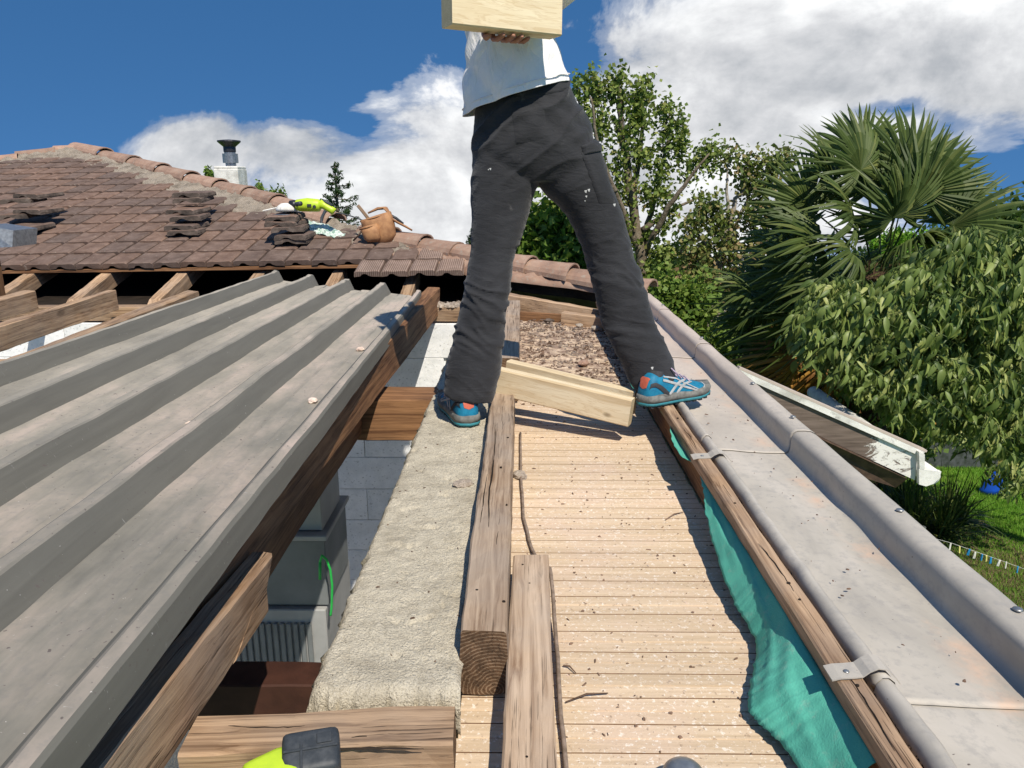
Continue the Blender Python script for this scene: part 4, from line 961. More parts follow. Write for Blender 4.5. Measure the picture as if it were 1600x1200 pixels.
V, Fc = tube([pp(571, 354, .0), pp(566, 360, -.02), pp(560, 368, -.03), pp(552, 376, -.02)], .007, 6); child(mesh_obj('strap', V, Fc, 'leather_dark', smooth=True), po)
V, Fc = tube([pp(612, 342, .08), pp(622, 348, .10), pp(634, 354, .1), pp(644, 360, .1)], [.03, .028, .026, .02], 8, flat=.35); child(mesh_obj('belt', V, Fc, 'leather', smooth=True), po)
V, Fc = tube([pp(610, 336, .1), pp(619, 341, .12), pp(630, 350, .13)], .012, 6); child(mesh_obj('belt_strap', V, Fc, 'rubber_black', smooth=True), po)
# ------------------------------------------------------------------ offcuts across the boards
def offcut(name, tl, tr, Ya, Yb, th, ht, lab, z_l, z_r, seed):
    return tag(timber(name, z_l, z_r, th, ht, 'pine', seed=seed, rough=.0005), lab, 'timber offcut')
o1 = offcut('timber_offcut', 0, 0, 0, 0, .044, .098, 'thick fresh pine offcut lying askew across beam and batten, nearer of two', Vector((-.088, 2.735, .145)), Vector((.392, 2.52, .085)), 101)
o2 = offcut('timber_offcut', 0, 0, 0, 0, .040, .090, 'thin fresh pine offcut lying behind the thicker one between the feet', Vector((-.040, 2.83, .150)), Vector((.415, 2.60, .092)), 102)
# held board end
HB = empty('held_board', (0, 2.42, 1.2)); tag(HB, 'short fresh pine plank held up against the white shirt', 'board')
hY = 2.40
bl, br = at(707, 38, Y=hY), at(878, 56, Y=hY+.02); yb = (br-bl); xb = yb.normalized()
hb = timber('plank', bl+Vector((0, .042, .20)), br+Vector((0, .042, .20)), .075, .20, 'pine', seed=105, rough=.0006, up=(-.0, .22, 1)); child(hb, HB)
# ------------------------------------------------------------------ tools at the bottom edge
dr = empty('cordless_tool', (-.28, .83, -.02)); tag(dr, 'lime green cordless tool with black battery resting on the near beam', 'power tool')
b0 = at(487, 1184, z=.06)
bat = box_bm(.075, .060, .045, .011, 3); o = bm_obj('battery', bat, 'rubber_black', smooth=True); child(o, dr); o.matrix_basis = Matrix.Translation(b0-dr.location) @ Matrix.Rotation(.25, 4, 'Z') @ Matrix.Rotation(.35, 4, 'X')
for (ox, oy, sx_, sy_) in [(0, .0, .070, .0035), (-.012, -.012, .0035, .042), (.018, .012, .02, .014)]:
    q = bm_obj('battery_rib', box_bm(sx_, sy_, .004, .001), 'rubber_black'); link_m = o.matrix_basis @ Matrix.Translation((ox, oy, .0232)); q.parent = dr; q.matrix_basis = link_m
lm = box_bm(.06, .06, .05, .012, 3); q = bm_obj('tool_body', lm, 'lime_plastic', smooth=True); child(q, dr); q.matrix_basis = Matrix.Translation(at(425, 1220, z=.05)-dr.location) @ Matrix.Rotation(.7, 4, 'Z')
q = bm_obj('tool_handle', box_bm(.04, .14, .05, .012, 3), 'lime_plastic', smooth=True); child(q, dr); q.matrix_basis = Matrix.Translation(at(440, 1290, z=.03)-dr.location) @ Matrix.Rotation(.35, 4, 'Z')
b = bmesh.new(); bmesh.ops.create_uvsphere(b, u_segments=28, v_segments=14, radius=.032, matrix=Matrix.Translation(at(1068, 1213, z=-.05)) @ Matrix.Diagonal((1, 1, .7, 1)))
kn_ = rebase(bm_obj('metal_dome', b, 'grey_metal', smooth=True)); tag(kn_, 'shiny round grey metal dome at the bottom edge on the boards', 'knob')
# ------------------------------------------------------------------ green membrane
ed = [(1032, 640, .012), (1046, 662, .012), (1050, 690, .012), (1066, 716, .010), (1090, 726, .010), (1094, 742, .008), (1099, 765, .0), (1102, 800, -.015), (1112, 845, -.035), (1130, 900, -.05), (1148, 945, -.060), (1166, 975, -.065), (1183, 1008, -.070), (1176, 1050, -.072), (1169, 1085, -.072), (1170, 1112, -.072), (1190, 1135, -.072), (1216, 1158, -.072), (1240, 1188, -.072), (1290, 1260, -.072)]
EP = [at(x, y, z=z+.012) for x, y, z in ed]
V, Fc = [], []; NS = 14; rows = []
fine = []
for a, b in zip(EP, EP[1:]):
    for k in range(8): fine.append(a.lerp(b, k/8)+Vector((.0022*random.uniform(-1, 1), 0, .001)))
fine.append(EP[-1])
for p in fine:
    yb_ = p.y; a = Vector((.503, yb_, .0175)); 
    for j in range(NS+1):
        s = j/NS; q = a.lerp(Vector((min(p.x, .5035), yb_, p.z)), s)
        wd = max(0, .503-p.x); q.z += wd*.10*math.sin(math.pi*s**.8)*(1 if wd > .01 else 0)+.004*mnoise.noise(Vector((q.x*30, q.y*9, 0)))*s + .007*(max(0, 1-abs(mnoise.noise(Vector((s*2.2+q.y*3, q.y*2.5, 4)))*4))-.3)*s*(1-s)*4*min(1, wd*12)
        q.z = max(q.z, -.0745); V.append(q)
n = NS+1
for i in range(len(fine)-1):
    for j in range(NS): a = i*n+j; Fc.append((a, a+1, a+n+1, a+n))
mb = rebase(mesh_obj('roof_membrane', V, Fc, 'membrane', smooth=True)); s_ = mb.modifiers.new('t', 'SOLIDIFY'); s_.thickness = .0015
tag(mb, 'torn green underlay membrane hanging from under the batten onto the boards', 'membrane')
a_ = at(985, 592, Y=2.78)
V, Fc = [], []
for i in range(8):
    for j in range(8): q = Vector((.44+.05*i/7, 2.80+.16*j/7, .03+.02*math.sin(i/7*3))); V.append(q+Vector((0, 0, .008*mnoise.noise(q*40))))
for i in range(7):
    for j in range(7): a = i*8+j; Fc.append((a, a+8, a+9, a+1))
o = rebase(mesh_obj('membrane_scrap', V, Fc, 'membrane', smooth=True)); tag(o, 'small green membrane scrap behind the right ankle', 'membrane')
# ------------------------------------------------------------------ debris
def chip(V, Fc, c, s, squash=.5, seed=0):
    o = len(V); r = random.uniform
    ring = [Vector((math.cos(a)*s*r(.6, 1.1), math.sin(a)*s*r(.5, .9), 0)) for a in [k*math.tau/6+r(-.3, .3) for k in range(6)]]
    rot = Matrix.Rotation(r(0, 6.28), 3, 'Z'); el_ = random.choice([1, 1.3, 1.8])
    for q in ring: V.append(Vector(c)+rot@Vector((q.x*el_, q.y/el_, 0)))
    for q in ring: q = Vector((q.x*el_, q.y/el_, 0)); V.append(Vector(c)+rot@(q*r(.5, .85))+Vector((0, 0, s*squash*r(.7, 1.3))))
    for k in range(6): k2 = (k+1) % 6; Fc.append((o+k, o+k2, o+6+k2, o+6+k))
    Fc.append(tuple(o+6+k for k in range(6)))
def scatter(name, n, reg, size, mat, z, label=None, power=1.0, seed=1):
    V, Fc = [], []
    for _ in range(n):
        x = random.uniform(reg[0], reg[1]); y = reg[2]+(reg[3]-reg[2])*random.random()**power
        zz = z(x, y) if callable(z) else z
        if zz is None: continue
        chip(V, Fc, (x, y, zz), random.uniform(*size)*random.choice([1, 1, .6]), random.uniform(.3, .8))
    o = mesh_obj(name, V, Fc, mat); tag(o, label or 'scattered crumbs of old mortar and bark', 'debris', kind='stuff'); return o
scatter('debris', 300, (0, .50, .85, 2.9), (.0015, .005), 'dirt_chip', -.0795, 'dark crumbs scattered over the pale soffit boards')
scatter('debris', 120, (0, .48, .85, 2.9), (.001, .003), 'white_chip', -.0795, 'pale dust crumbs on the soffit boards')
def heap(x, y):
    return -.079+.022*max(0, mnoise.noise(Vector((x*9, y*9, 3)))+.1)*min(1, (y-2.9)/1.0)
scatter('debris', 3800, (.0, .515, 2.95, 5.0), (.002, .009), 'dirt_chip', lambda x, y: heap(x, y) if mnoise.noise(Vector((x*7, y*13, 9))) > -.02 else None, 'thick litter of dark crumbs covering the far soffit boards', .8)
scatter('debris', 420, (.0, .515, 3.1, 5.0), (.003, .014), 'pebble', lambda x, y: heap(x, y), 'brown grit mixed in the litter at the far end', .6)
scatter('debris', 110, (-.33, -.11, 1.1, 3.6), (.001, .0035), 'dirt_chip', lambda x, y: cz(x, y)+.001, 'small crumbs on the concrete wall top')
scatter('debris', 260, (-.7, -.1, 4.43, 4.52), (.01, .03), 'stone_chip', .098, 'crumbled mortar pieces on the wall plate')
scatter('debris', 500, (.552, .556, .7, 4.6), (.002, .006), 'dirt_chip', .03, 'dark litter caught between batten and gutter roll')
scatter('debris', 60, (.60, .80, 1.0, 3.2), (.002, .005), 'dirt_chip', .018, 'few dark specks on the gutter floor')
def sheet_z(px, py):
    x = (px, py); 
    a = at(px, py, z=.225); return a
def stone(px, py, z, s, mat, lab, cat='stone', sq=.5, name='stone'):
    V, Fc = [], []; p = at(px, py, z=z); bm = bmesh.new(); bmesh.ops.create_icosphere(bm, subdivisions=3, radius=1)
    sd = px*.37
    for v in bm.verts:
        d = 1+.35*mnoise.noise(v.co*1.3+Vector((sd, 0, 0)))+.15*mnoise.noise(v.co*4+Vector((sd, 0, 0))); v.co = Vector((v.co.x*d*s, v.co.y*d*s*.75, v.co.z*d*s*sq))
    o = bm_obj(name, bm, mat); o.location = p+Vector((0, 0, s*sq*.6)); o.rotation_euler = (0, 0, sd); tag(o, lab, cat); return o
stone(723, 758, .0, .028, 'stone_chip', 'jagged mortar flake on the concrete wall top', sq=.35)
stone(812, 746, -.08, .026, 'stone_chip', 'pinkish flat stone lying under the brown cable', sq=.5)
for x, y, s, lab in [(563, 547, .024, 'white mortar chip on the far part of the metal sheets'), (489, 628, .024, 'pinkish flat chip on the last pan of the metal sheets'), (421, 731, .013, 'small cream chip near the edge of the metal sheets'), (297, 663, .015, 'small white chip on the second pan of the metal sheets'), (480, 526, .018, 'brownish chip beside a rib on the metal sheets')]:
    stone(x, y, .205 if x > 400 else .215, s*.75, 'white_chip', lab, sq=.4, name='mortar_chip')
for x, y, s, lab, mt_ in [(845, 493, .05, 'dark grey stone lying in front of the timber block', 'dark_tile'), (858, 503, .045, 'second dark stone nearer in the litter', 'dark_tile'), (905, 510, .04, 'pale stone flake in the litter', 'stone_chip'), (918, 500, .045, 'rounded brown stone by the timber block', 'pebble'), (930, 515, .05, 'flat pinkish stone beside the fascia', 'stone_chip'), (876, 492, .03, 'small white stone in the litter', 'white_chip'), (912, 570, .05, 'flat reddish shard on the dirty boards', 'ridge_clay')]:
    stone(x, y, -.07, s*.7, mt_, lab, sq=.45)
for (x0_, y0_, x1_, y1_) in [(884, 1097, 950, 1083), (1040, 812, 1068, 800), (880, 1040, 900, 1052)]:
    a = at(x0_, y0_, z=-.076); b = at(x1_, y1_, z=-.076); V, Fc = tube([a, a.lerp(b, .5)+Vector((0, .006, .003)), b], [.0014, .0018, .001], 5)
    tag(rebase(mesh_obj('twig', V, Fc, 'dirt_chip')), {884: 'thin dry twig on the boards near the loose board', 1040: 'fine dry twig on the boards beside the membrane shadow', 880: 'short curled twig beside the cable'}[x0_], 'twig')
# ================================================================== THE WORKER
ps = empty('person', (.1, 2.68, 0)); tag(ps, 'person seen from behind in dark trousers and white t-shirt, legs wide apart, holding a board', 'person')
def ring_loft(rings, seg=36, sub=4, expo=.9, close=True):
    """rings: (xl, yl, xr, yr, Y, depth radius) read on the silhouette, turned into world-space cross sections"""
    R = []
    for xl, yl, xr, yr, Y, d in rings: R.append((at(xl, yl, Y=Y), at(xr, yr, Y=Y), d))
    dense = []
    n = len(R)
    def cr_(p0, p1, p2, p3, t_): return ((p1*2)+(p2-p0)*t_+(p0*2-p1*5+p2*4-p3)*t_*t_+(p1*3-p0-p2*3+p3)*t_*t_*t_)*.5
    for i in range(n-1):
        for k in range(sub):
            t_ = k/sub; g = lambda a: [R[max(0, i-1)][a], R[i][a], R[i+1][a], R[min(n-1, i+2)][a]]
            dense.append((cr_(*g(0), t_), cr_(*g(1), t_), cr_(*g(2), t_)))
    dense.append(R[-1]); V, Fc = [], []
    for a, b, d in dense:
        c = (a+b)/2; hx = (b-a)/2
        for k in range(seg):
            th = math.tau*k/seg; cc, ss = math.cos(th), math.sin(th)
            cc = math.copysign(abs(cc)**expo, cc); ss = math.copysign(abs(ss)**expo, ss)
            V.append(c+hx*cc+Vector((0, d*ss, 0)))
    m_ = len(dense)
    for i in range(m_-1):
        for k in range(seg): k2 = (k+1) % seg; Fc.append((i*seg+k, i*seg+k2, (i+1)*seg+k2, (i+1)*seg+k))
    if close: Fc.append(tuple(range(seg-1, -1, -1))); Fc.append(tuple((m_-1)*seg+k for k in range(seg)))
    return V, Fc
pelvis = [(744, 172, 884, 112, 2.70, .105), (741, 205, 900, 150, 2.70, .125), (739, 235, 924, 205, 2.70, .14), (737, 262, 940, 250, 2.70, .135), (745, 284, 942, 282, 2.70, .105)]
legL = [(740, 240, 838, 235, 2.69, .105), (737, 275, 843, 275, 2.68, .105), (736, 305, 834, 308, 2.67, .10), (737, 340, 824, 342, 2.65, .092), (736, 372, 813, 374, 2.63, .085), (733, 400, 804, 402, 2.61, .078), (725, 450, 797, 452, 2.58, .074), (714, 500, 789, 504, 2.56, .072), (703, 550, 785, 554, 2.545, .074), (695, 590, 779, 596, 2.54, .075), (694, 612, 770, 628, 2.53, .074)]
legR = [(838, 235, 936, 225, 2.70, .11), (838, 272, 946, 262, 2.70, .11), (848, 300, 955, 290, 2.70, .108), (880, 330, 967, 320, 2.70, .10), (898, 362, 978, 354, 2.70, .092), (914, 400, 987, 392, 2.70, .085), (928, 450, 1005, 440, 2.68, .078), (940, 500, 1018, 488, 2.66, .074), (956, 540, 1034, 524, 2.645, .074), (975, 578, 1048, 556, 2.635, .076), (990, 606, 1056, 580, 2.62, .078), (996, 626, 1054, 602, 2.61, .076)]
def folds(c):
    x, y, z = c
    lower = max(0, min(1, (.75-z)/.4)); knee = math.exp(-((z-.42)/.16)**2)
    s = x*.55+y*.3
    w1 = mnoise.noise(Vector((x*7, y*7, z*6)))*.05; w2 = mnoise.noise(Vector((x*3+9, y*3, z*9)))
    a = mnoise.noise(Vector((x*8, y*8, (z+s*.5+w1)*26)))
    b = mnoise.noise(Vector((x*5+3, y*5, (z-s*.8)*17)))
    r = (max(0, 1-abs(a)*2.6)**1.6-.25)*(.65+w2*1.5)
    up = max(0, min(1, (z-.75)/.2))
    f2 = mnoise.noise(Vector((x*7+z*6, y*5, (z+x*.7)*16)))
    hem = max(0, 1-abs(z-.10)/.10)
    f3 = mnoise.noise(Vector((x*4, y*4, z*60+x*20)))
    rg = max(0, 1-abs(mnoise.noise(Vector((x*5+2, y*5, (z-x*.55)*13))))*3)**1.5-.25
    return .0085*r*(.06+knee*.9+lower*.18)+.006*b*(.35+lower*.7)+.009*rg*(.25+up)+.006*f2*up+.008*mnoise.noise(Vector((x*12, y*12, z*22)))*hem + .002*f3*(knee+.3)
V, Fc = join([ring_loft(pelvis), ring_loft(legL), ring_loft(legR)])
tr = remesh(V, Fc, .0055, folds, 'trousers', 'trouser_cloth', ps, 5)
# cargo pocket, pocket opening, belt loops, paint spots
def on_body(px, py, Yn=2.62): return at(px, py, Y=Yn)
def surf(px, py, lift=.002):
    o = tr; dg = bpy.context.evaluated_depsgraph_get(); mw = parent_matrix(tr); inv = mw.inverted(); d = ray(px, py).normalized()
    ok, loc, nor, idx = tr.ray_cast(inv @ CAM, inv.to_3x3() @ d)
    return (mw @ loc + (mw.to_3x3() @ nor)*lift, mw.to_3x3() @ nor) if ok else (None, None)
bpy.context.view_layer.update()
def patch(name, pts, mat, lift=.004, nsub=10):
    # pts: quad corners on the silhouette (tl, tr, br, bl) laid onto the cloth
    V, Fc = [], []; good = True
    for j in range(nsub+1):
        for i in range(nsub+1):
            u, v = i/nsub, j/nsub
            top = (pts[0][0]*(1-u)+pts[1][0]*u, pts[0][1]*(1-u)+pts[1][1]*u); bot = (pts[3][0]*(1-u)+pts[2][0]*u, pts[3][1]*(1-u)+pts[2][1]*u)
            p, n_ = surf(top[0]*(1-v)+bot[0]*v, top[1]*(1-v)+bot[1]*v, lift*(1 if 0 < i < nsub and 0 < j < nsub else .1))
            if p is None: p = V[-1] if V else at(*pts[0], Y=2.6)
            V.append(p)
    n = nsub+1
    for j in range(nsub):
        for i in range(nsub): a = j*n+i; Fc.append((a, a+n, a+n+1, a+1))
    return child(mesh_obj(name, V, Fc, mat, smooth=True), ps)
patch('cargo_pocket', [(908, 238), (938, 232), (962, 318), (936, 318)], 'trouser_cloth', .007)
patch('pocket_flap', [(908, 228), (937, 216), (939, 238), (911, 244)], 'trouser_cloth', .012)
patch('waistband', [(796, 133), (884, 124), (890, 140), (799, 160)], 'trouser_cloth', .005)
patch('back_pocket', [(800, 175), (850, 168), (856, 215), (806, 226)], 'trouser_cloth', .004)
for (x, y, s) in [(915, 299, 2), (916, 307, 1.5), (920, 297, 2), (914, 314, 1), (766, 264, 1.6), (763, 265, 1), (948, 297, 1.6), (954, 311, 1.8), (958, 313, 1.4), (1019, 575, 2), (960, 320, 2)]:
    patch('paint_spot', [(x-s, y-s*.7), (x+s, y-s), (x+s*.6, y+s*1.3), (x-s*.4, y+s)], 'paint_spot', .002, 2)
# t-shirt: open hem, hollow
shirt = [(721, 182, 889, 128, 2.71, .158), (722, 168, 886, 116, 2.71, .155), (723, 140, 881, 100, 2.71, .150), (725, 100, 876, 80, 2.71, .145), (727, 60, 868, 50, 2.71, .142), (727, 25, 862, 22, 2.71, .14), (722, 0, 868, 0, 2.71, .135), (716, -26, 884, -22, 2.71, .12), (742, -48, 858, -46, 2.71, .085), (775, -60, 825, -60, 2.71, .06)]
V, Fc = ring_loft(shirt, 72, 8, .95, close=False)
seg = 72
def shirt_fold(c):
    x, y, z = c
    return .020*(abs(mnoise.noise(Vector((x*9+z*7, y*8, z*2.2))))*2-.4)+.006*mnoise.noise(Vector((x*34-z*12, y*20, z*7)))
ctr = sum((Vector(v) for v in V[:seg]), Vector())/seg
V = [Vector(v)+(Vector((v[0]-ctr.x, v[1]-ctr.y, 0)).normalized())*shirt_fold(v) for v in V]
sh_ = child(mesh_obj('t_shirt', V, Fc, 'shirt_cloth', smooth=True), ps); s_ = sh_.modifiers.new('t', 'SOLIDIFY'); s_.thickness = .0022
hemv = V[:seg]+V[:1]; Vh, Fh = tube([v+Vector((0, 0, .022)) for v in hemv], .0026, 6, caps=False, flat=.5); child(mesh_obj('hem_seam', Vh, Fh, 'shirt_cloth', smooth=True), ps)
# body: head, neck, arms, hand in one skin
bl, br = at(707, 38, Y=2.30), at(878, 56, Y=2.47)
nb = Vector((-(br-bl).y, (br-bl).x, 0)).normalized()
def bd(px, back, dz): return bl.lerp(br, (px-707)/171)+nb*back+Vector((0, 0, dz))
SHR = at(868, -18, Y=2.71); SHL = at(732, -20, Y=2.71)
parts = []
parts.append(ring_loft([(755, 180, 870, 130, 2.71, .085), (750, 80, 850, 70, 2.71, .10), (745, 10, 850, 10, 2.71, .10), (740, -22, 862, -20, 2.71, .085), (765, -46, 838, -44, 2.71, .065), (783, -62, 822, -62, 2.715, .055), (784, -80, 822, -80, 2.73, .056), (772, -95, 832, -95, 2.75, .085), (768, -120, 836, -120, 2.76, .098), (770, -145, 833, -145, 2.76, .095), (782, -165, 820, -165, 2.755, .06)], 24, 3))
hd = at(802, -105, Y=2.76)
for dx in (-1, 1): parts.append(tube([hd+Vector((dx*.078, .0, .018)), hd+Vector((dx*.088, -.008, .0)), hd+Vector((dx*.078, 0, -.022))], [.012, .016, .010], 8))     # ears
parts.append(tube([hd+Vector((0, .095, .02)), hd+Vector((0, .118, -.008)), hd+Vector((0, .10, -.018))], [.010, .015, .012], 8))                    # nose
parts.append(tube([hd+Vector((-.022, .088, -.045)), hd+Vector((0, .097, -.045)), hd+Vector((.022, .088, -.045))], [.006, .009, .006], 8))
EL = at(925, -62, Y=2.60); WR = bd(822, .115, .105)
parts.append(tube([SHR, SHR.lerp(EL, .5), EL], [.052, .045, .038], 14)); parts.append(tube([EL, EL.lerp(WR, .35), WR], [.038, .040, .026], 14))
kn = [bd(x, .098, .018) for x in (789, 804, 818, 831)]
parts.append(tube([WR, bd(812, .108, .07), bd(810, .10, .03)], [.026, .034, .036], 14, flat=.42))
for x, r, L in [(789, .0092, 0), (804, .0096, .004), (818, .0092, .002), (831, .0082, -.006)]:
    parts.append(tube([bd(810+(x-810)*.8, .104, .045), bd(x, .100, .012), bd(x, .088, -.010), bd(x-1, .055, -.0155), bd(x-2, .022-L, -.0125), bd(x-2, .010-L, -.009)], [r*1.15, r*1.1, r*1.08, r, r*.92, r*.7], 10))
parts.append(tube([bd(800, .104, .07), bd(783, .098, .035), bd(775, .088, .0), bd(771, .060, -.0135), bd(770, .032, -.012)], [.015, .0125, .0115, .0105, .008], 10))
# the other arm steadies the board from above, out of the picture
EL2 = at(690, -55, Y=2.56); WR2 = bd(735, .05, .235)
parts.append(tube([SHL, SHL.lerp(EL2, .5), EL2], [.052, .045, .038], 14)); parts.append(tube([EL2, EL2.lerp(WR2, .4), WR2], [.038, .038, .026], 14))
parts.append(tube([WR2, bd(752, .045, .225), bd(765, .04, .215)], [.026, .03, .03], 12, flat=.45))
for k in range(4): parts.append(tube([bd(762, .012+k*.021, .218), bd(780, .012+k*.021, .2135), bd(792+k % 2*4, .012+k*.021, .2105)], [.009, .0085, .007], 8))
bodyo = remesh(*join(parts), .0048, None, 'body', 'skin', ps, 3)
V, Fc = ring_loft([(769, -92, 835, -98, 2.745, .088), (764, -120, 840, -120, 2.75, .104), (766, -146, 837, -146, 2.75, .103), (778, -168, 823, -168, 2.745, .07)], 28, 4); 
hair = child(mesh_obj('hair', V, Fc, 'hair', smooth=True), ps); hair.matrix_basis = hair.matrix_basis @ Matrix.Translation((0, -.02, .008))
for dx in (-1, 1):
    b = bmesh.new(); bmesh.ops.create_uvsphere(b, u_segments=12, v_segments=8, radius=.012, matrix=Matrix.Translation(hd+Vector((dx*.032, .086, .012)))); child(bm_obj('eye', b, 'white_chip', smooth=True), ps)
for S_, E_ in ((SHR, EL), (SHL, EL2)):
    V, Fc = tube([S_+(S_-E_)*.12, S_.lerp(E_, .3), S_.lerp(E_, .6)], [.066, .064, .062], 20, caps=False); o = child(mesh_obj('sleeve', V, Fc, 'shirt_cloth', smooth=True), ps); s_ = o.modifiers.new('t', 'SOLIDIFY'); s_.thickness = .002
bpy.data.objects.remove(hb) if False else None
hb.matrix_basis = Matrix(); me_ = hb.data
tmp = timber('plank', bl+nb*.0375+Vector((0, 0, .205)), br+nb*.0375+Vector((0, 0, .205)), .075, .205, 'pine', seed=105, rough=.0006)
bpy.data.objects.remove(hb); child(tmp, HB)
# shoes
def shoe(heel, toe, lift, lab, pitch=0.0):
    heel = Vector(heel); d = Vector(toe)-heel; d.z = 0; x = d.normalized(); L = .292; y = Vector((-x.y, x.x, 0))
    root = Matrix(((x.x, y.x, 0, heel.x), (x.y, y.y, 0, heel.y), (0, 0, 1, heel.z+lift), (0, 0, 0, 1))) @ Matrix.Diagonal((1.08, 1.12, 1.12, 1))
    st = [(0.004, .022, .050), (.012, .031, .082), (.03, .036, .100), (.06, .0375, .102), (.09, .038, .098), (.12, .0385, .092), (.15, .040, .078), (.18, .0435, .065), (.21, .046, .055), (.24, .0445, .047), (.265, .037, .040), (.282, .024, .033), (.288, .012, .028)]
    def side(xx):
        for (a, ha, ta), (b, hb_, tb) in zip(st, st[1:]):
            if a <= xx <= b: f = (xx-a)/(b-a); return ha+(hb_-ha)*f, ta+(tb-ta)*f
        return st[-1][1:]
    def P(xx, th, off=0.0):   # point on the upper; th 0 right side .. pi left side
        h, t_ = side(xx); c, s = math.cos(th), math.sin(th); c = math.copysign(abs(c)**.75, c); s = abs(s)**.85
        return Vector((xx, c*(h+off), .022+s*(t_-.022+off)))
    V, Fc = [], []; S = 20
    xs = [st[0][0]+(st[-1][0]-st[0][0])*i/30 for i in range(31)]
    for xx in xs:
        for k in range(S+1):
            p = P(xx, math.pi*k/S); p += Vector((0, 0, .0012*mnoise.noise(p*70))); V.append(p)
    for i in range(30):
        for k in range(S): a = i*(S+1)+k; Fc.append((a, a+S+1, a+S+2, a+1))
    Fc.append(tuple(range(S+1))); Fc.append(tuple(30*(S+1)+k for k in range(S, -1, -1)))
    sh = mesh_obj('shoe', V, Fc, 'shoe_blue', smooth=True); sh.matrix_basis = root; child(sh, ps); sh['label'] = lab
    def sub(name, V, Fc, mat, smooth=True): o = mesh_obj(name, V, Fc, mat, smooth=smooth); o.parent = sh; return o
    # sole layers with tread lugs
    def layer(z0, z1, grow, mat, name, wav=0):
        V, Fc = [], []; ring = []
        pts = [(xx, side(xx)[0]+grow) for xx in [st[0][0]+(st[-1][0]-st[0][0])*(i/22) for i in range(23)]]
        out = [(-.006, 0)]+[(a, b) for a, b in pts]+[(.293+grow, 0)]+[(a, -b) for a, b in reversed(pts)]
        n = len(out)
        for lv, zz in enumerate((z0, (z0+z1)/2, z1)):
            g = (.0, .003, -.001)[lv]
            for (a, b) in out: V.append(((a-.14)*(1+g*5)+.14, b*(1+g*16), zz+wav*math.sin(a*60)*(lv == 2)+(.012*max(0, (a-.2)/.09)**2)))
        for l in range(2):
            for k in range(n): k2 = (k+1) % n; Fc.append((l*n+k2, l*n+k, (l+1)*n+k, (l+1)*n+k2))
        Fc.append(tuple(range(n))); Fc.append(tuple(2*n+k for k in range(n-1, -1, -1))); return sub(name, V, Fc, mat)
    layer(.003, .014, .003, 'shoe_teal', 'outsole'); layer(.012, .034, .0035, 'shoe_grey', 'midsole', .003)
    V, Fc = [], []
    for i in range(11):
        for sy in (-1, 1):
            xx = .02+i*.025; h, _ = side(xx); b = box_bm(.014, .016, .010); 
            o_ = len(V); V += [v.co+Vector((xx, sy*(h-.008), .001+.012*max(0, (xx-.2)/.09)**2)) for v in b.verts]; Fc += [tuple(v.index+o_ for v in f.verts) for f in b.faces if (b.verts.ensure_lookup_table() or True)]; b.free()
    sub('tread', V, Fc, 'shoe_dark', False)['kind'] = 'stuff'
    def band(name, path, w_, mat, off=.0022):
        V, Fc = [], []
        pts = []
        for (a, ta), (b, tb) in zip(path, path[1:]):
            for k in range(5): f = k/5; pts.append((a+(b-a)*f, ta+(tb-ta)*f))
        pts.append(path[-1])
        for i, (xx, th) in enumerate(pts):
            a = pts[max(0, i-1)]; b = pts[min(len(pts)-1, i+1)]; dx, dt = b[0]-a[0], (b[1]-a[1])*.06; l_ = math.hypot(dx, dt) or 1
            nx_, nt = -dt/l_*w_/2, dx/l_*w_/2/.06
            V += [P(xx-nx_, th-nt, off), P(xx, th, off+.0014), P(xx+nx_, th+nt, off)]
        for i in range(len(pts)-1):
            for k in range(2): a = i*3+k; Fc.append((a, a+3, a+4, a+1))
        o = sub(name, V, Fc, mat); return o
    for s in (0, 1):
        f = (lambda th: th) if s == 0 else (lambda th: math.pi-th)
        band('side_stripe', [(.085, f(.10)), (.13, f(.65)), (.165, f(1.05))], .008, 'shoe_silver'); band('side_stripe', [(.115, f(.10)), (.15, f(.6)), (.19, f(1.05))], .008, 'shoe_silver')
        band('cross_stripe', [(.06, f(.75)), (.11, f(.55)), (.18, f(.35)), (.215, f(.12))], .008, 'shoe_silver'); band('cross_stripe', [(.065, f(.95)), (.12, f(.85)), (.175, f(.60)), (.205, f(.35))], .006, 'shoe_silver')
        band('heel_overlay', [(.012, f(.75)), (.04, f(.50)), (.08, f(.10))], .012, 'shoe_dark'); band('mud_guard', [(.02, f(.06)), (.10, f(.06)), (.20, f(.07)), (.262, f(.12))], .012, 'shoe_grey')
        band('toe_line', [(.225, f(.25)), (.245, f(.8)), (.252, f(1.4))], .004, 'shoe_silver')
    band('heel_tab', [(.012, 1.15), (.010, 1.57), (.012, 2.0)], .012, 'shoe_orange', .004)
    for i, xx in enumerate((.125, .143, .161, .179)):
        V, Fc = tube([P(xx, .95, .004), P(xx+.006, 1.57, .008), P(xx, 2.2, .004)], .0022, 6); sub('lace', V, Fc, 'lace')
    for sgn in (0, 1):
        pa = [P(.12, 1.57, .012), P(.115+.02*sgn, 1.2-.0*sgn, .016), P(.135, .85, .013), P(.165, .65, .008)] if sgn == 0 else [P(.12, 1.57, .012), P(.10, 1.9, .02), P(.13, 2.3, .012)]
        V, Fc = tube(pa, .0024, 6); sub('lace_loop', V, Fc, 'lace')
    V, Fc = tube([Vector((.055, 0, .070)), Vector((.058, 0, .088)), Vector((.060, 0, .105))], [.030, .025, .023], 16); sub('sock', V, Fc, 'shoe_dark')
    return sh
hL = at(734, 669, z=0.0); shoe((hL.x+.0, hL.y+.0, 0), (hL.x-.085, hL.y+.26, 0), .004, 'blue trail shoe seen from the heel with an orange heel tab')
